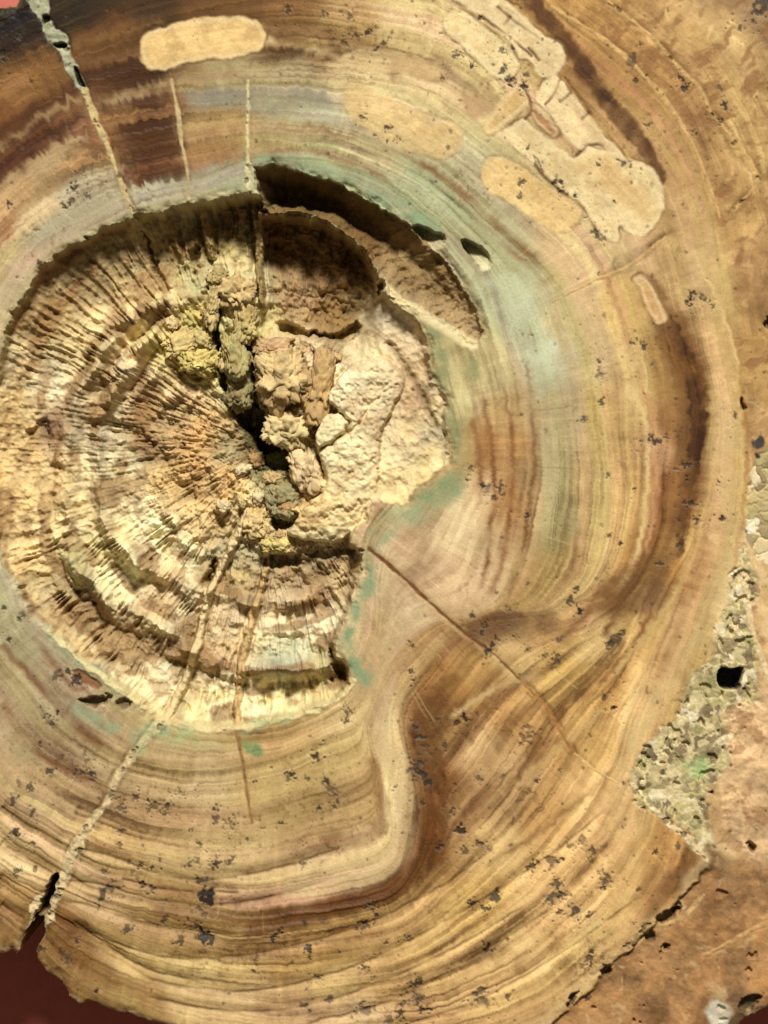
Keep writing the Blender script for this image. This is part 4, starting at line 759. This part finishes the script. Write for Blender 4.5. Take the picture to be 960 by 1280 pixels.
# broken side of the slab
E = []
pad = np.zeros((NY + 1, NX + 1), bool); pad[1:-1, 1:-1] = cell[:, :] if False else False
cpad = np.zeros((NY + 1, NX + 1), bool); cpad[1:NY, 1:NX] = cell
cc_ = cell
lft = cc_ & ~cpad[1:NY, 0:NX - 1]; rgt = cc_ & ~cpad[1:NY, 2:NX + 1]; up = cc_ & ~cpad[0:NY - 1, 1:NX]; dn = cc_ & ~cpad[2:NY + 1, 1:NX]
E.append(np.stack([Q[lft][:, 0], Q[lft][:, 1]], -1)); E.append(np.stack([Q[rgt][:, 2], Q[rgt][:, 3]], -1))
E.append(np.stack([Q[up][:, 3], Q[up][:, 0]], -1)); E.append(np.stack([Q[dn][:, 1], Q[dn][:, 2]], -1))
E = np.concatenate(E)
u, inv = np.unique(E, return_inverse=True); inv = inv.reshape(-1, 2); n = len(u)
base = XYZ[u]; lev = [0, -14, -40, -90, -150, -THICK + 1]
VV = []; xs = X.ravel()[u]; ys = Y.ravel()[u]
ctr = np.array([440., 600.]); dx = xs - ctr[0]; dy = ys - ctr[1]; dl = np.hypot(dx, dy)
for k, l in enumerate(lev):
    v = base.copy()
    if k:
        off = (-4 * k + 5 * fbm(xs + l, ys - 2 * l, 25, 420, 3)) * (1 if k else 0)
        off = np.minimum(off, -1)
        v[:, 0] += dx / dl * off * S; v[:, 1] -= dy / dl * off * S; v[:, 2] = (l + THICK) * S
    VV.append(v)
VV = np.concatenate(VV); FF = []
for k in range(len(lev) - 1):
    FF.append(np.stack([inv[:, 0] + k * n, inv[:, 0] + (k + 1) * n, inv[:, 1] + (k + 1) * n, inv[:, 1] + k * n], -1))
cside = np.tile(alb((165, 135, 90)), (len(VV), 1)) * (1 + .3 * fbm(np.tile(xs, len(lev)) , np.repeat(lev, n) * 2.0 + np.tile(ys, len(lev)), 20, 425, 4))[:, None]
mesh_obj('broken_side', VV, np.concatenate(FF), cside, np.full(len(VV), .8), M_CORE)

# ------------------------------------------------------------------ loose lumps wedged in the core
import bmesh
def lump_obj(name, cx, cy, cz, sx_, sy_, sz_, rot, rgb, seed, knob=.18, kn=3.2, fine_=.15, sub=5):
    bm = bmesh.new(); bmesh.ops.create_icosphere(bm, subdivisions=sub, radius=1)
    V = np.array([v.co[:] for v in bm.verts]); F = np.array([[v.index for v in f.verts] for f in bm.faces]); bm.free()
    rl = np.random.RandomState(seed).uniform(-1, 1, (32, 32, 32))
    def v3(q):
        f = np.floor(q); t = q - f; t = t * t * (3 - 2 * t); i = f.astype(int) % 32; j = (i + 1) % 32; o = 0
        for cx_ in (0, 1):
            for cy_ in (0, 1):
                for cz_ in (0, 1):
                    o = o + rl[(j if cx_ else i)[:, 0], (j if cy_ else i)[:, 1], (j if cz_ else i)[:, 2]] * (t[:, 0] if cx_ else 1 - t[:, 0]) * (t[:, 1] if cy_ else 1 - t[:, 1]) * (t[:, 2] if cz_ else 1 - t[:, 2])
        return o
    asp = np.array([sx_, sy_, sz_]) / max(sx_, sy_) * 100
    def n3(s, sd): return v3(V * asp / s + sd) + .5 * v3(V * asp / s * 2.1 + sd + 7) + .25 * v3(V * asp / s * 4.3 + sd + 13)
    f1, fe, idv = worley(V[:, 0] * asp[0] + V[:, 2] * 45 + 500, V[:, 1] * asp[1] - V[:, 2] * 45 + 500, 42, seed)
    P = np.sign(V) * np.abs(V) ** .8
    r = 1 + .22 * n3(90, seed) + knob * n3(100 / kn, seed + 4) + fine_ * n3(12, seed + 8) - .14 * (1 - sstep(0, 7, fe)) + .26 * (idv - .5)
    P = P * r[:, None] * np.array([sx_, sy_, sz_])
    c, s = math.cos(rot), math.sin(rot)
    x = cx + P[:, 0] * c - P[:, 1] * s; y = cy + P[:, 0] * s + P[:, 1] * c
    VW = np.stack([(x - 480) * S, (640 - y) * S, (cz + P[:, 2]) * S], -1) - OFF
    cc = alb(rgb) * np.clip(1 + .2 * n3(40, seed + 11) + .22 * n3(9, seed + 14), .45, 1.5)[:, None]
    st = sstep(.1, .8, n3(30, seed + 21))[:, None] * .6; cc = cc * (1 - st) + st * alb((172, 136, 88))
    mesh_obj(name, VW, F[:, ::-1], cc, np.full(len(V), .85), M_CORE, PARTS[3])
CR = [(350,472,-38,33,32,26,0,(226,198,142),501,.26,4),(357,535,-42,30,22,22,.2,(226,204,148),502,.24,4),(398,482,-36,17,44,24,.18,(206,172,118),503,.16,3),
           (384,590,-40,17,33,22,-.45,(230,204,156),504,.2,3),(354,627,-52,22,22,22,.1,(166,156,114),505,.12,2),(346,681,-46,22,11,14,.05,(222,204,132),506,.2,3),
           (296,492,-62,15,20,18,.2,(160,150,105),507,.2,3),(292,442,-44,15,32,20,-.12,(192,180,122),508,.2,3),(247,450,-40,22,15,17,.1,(226,206,128),509,.2,3),
           (345,574,-82,14,12,10,0,(120,120,70),510,.2,3),(344,432,-56,28,12,12,-.1,(206,172,128),511,.2,3),(263,380,-44,10,26,16,.1,(210,188,130),512,.2,3),
           (292,362,-46,22,20,16,.5,(214,188,132),513,.28,4),(306,402,-46,14,24,16,.2,(200,180,120),514,.25,4),(222,428,-48,24,15,12,-.4,(222,198,134),515,.25,3),
           (248,425,-46,14,12,12,.1,(206,188,128),516,.2,3),(318,652,-50,15,18,12,.3,(228,200,140),517,.28,4),(270,345,-52,12,12,12,0,(190,170,115),518,.25,4)]
rs2 = random.Random(12)
for k in range(46):          # crumbs along the ragged split
    P = rs2.choice([(300,350,40,40),(290,420,40,40),(330,440,50,20),(380,520,30,60),(330,600,30,40),(340,660,40,20),(250,440,40,40),(410,430,30,20),(370,610,20,30),(270,400,30,60),(300,620,25,40)])
    cx_ = P[0] + rs2.uniform(-1, 1) * P[2]; cy_ = P[1] + rs2.uniform(-1, 1) * P[3]
    hz = H[np.searchsorted(GY, cy_), np.searchsorted(GX, cx_)]; q = rs2.uniform(4, 11)
    if hz < -80: continue
    c_ = rs2.choice([(226,200,146),(212,182,128),(198,168,114),(232,212,164),(206,192,138),(184,150,100)])
    CR.append((cx_, cy_, hz + q * .35, q, q * rs2.uniform(.6, 1.2), q * .8, rs2.uniform(-1.5, 1.5), c_, 600 + k, .26, 3))
for n_, a_ in enumerate(CR):
    lump_obj('crumbled_lump', *a_, sub=5 if n_ < 18 else 4)

# ------------------------------------------------------------------ surface under the slab
def backdrop():
    bm = bmesh.new(); bmesh.ops.create_grid(bm, x_segments=2, y_segments=2, size=.4)
    me = bpy.data.meshes.new('table_surface'); bm.to_mesh(me); bm.free()
    o = bpy.data.objects.new('table_surface', me); col.objects.link(o); o.location = (0, 0, -THICK * S)
    o['kind'] = 'structure'; o['label'] = 'smooth red brown surface beneath the stone slab'
    m = bpy.data.materials.new('red_brown_surface'); m.use_nodes = True; nt = m.node_tree; p = nt.nodes['Principled BSDF']
    n1 = nt.nodes.new('ShaderNodeTexNoise'); n1.inputs['Scale'].default_value = 420; n1.inputs['Detail'].default_value = 8; n1.inputs['Roughness'].default_value = .65
    cr = nt.nodes.new('ShaderNodeValToRGB'); cr.color_ramp.elements[0].color = (.34, .07, .045, 1); cr.color_ramp.elements[1].color = (.56, .14, .09, 1)
    g = nt.nodes.new('ShaderNodeNewGeometry'); nt.links.new(g.outputs['Position'], n1.inputs['Vector']); nt.links.new(n1.outputs['Fac'], cr.inputs[0]); nt.links.new(cr.outputs[0], p.inputs['Base Color'])
    p.inputs['Roughness'].default_value = .6
    me.materials.append(m)
backdrop()
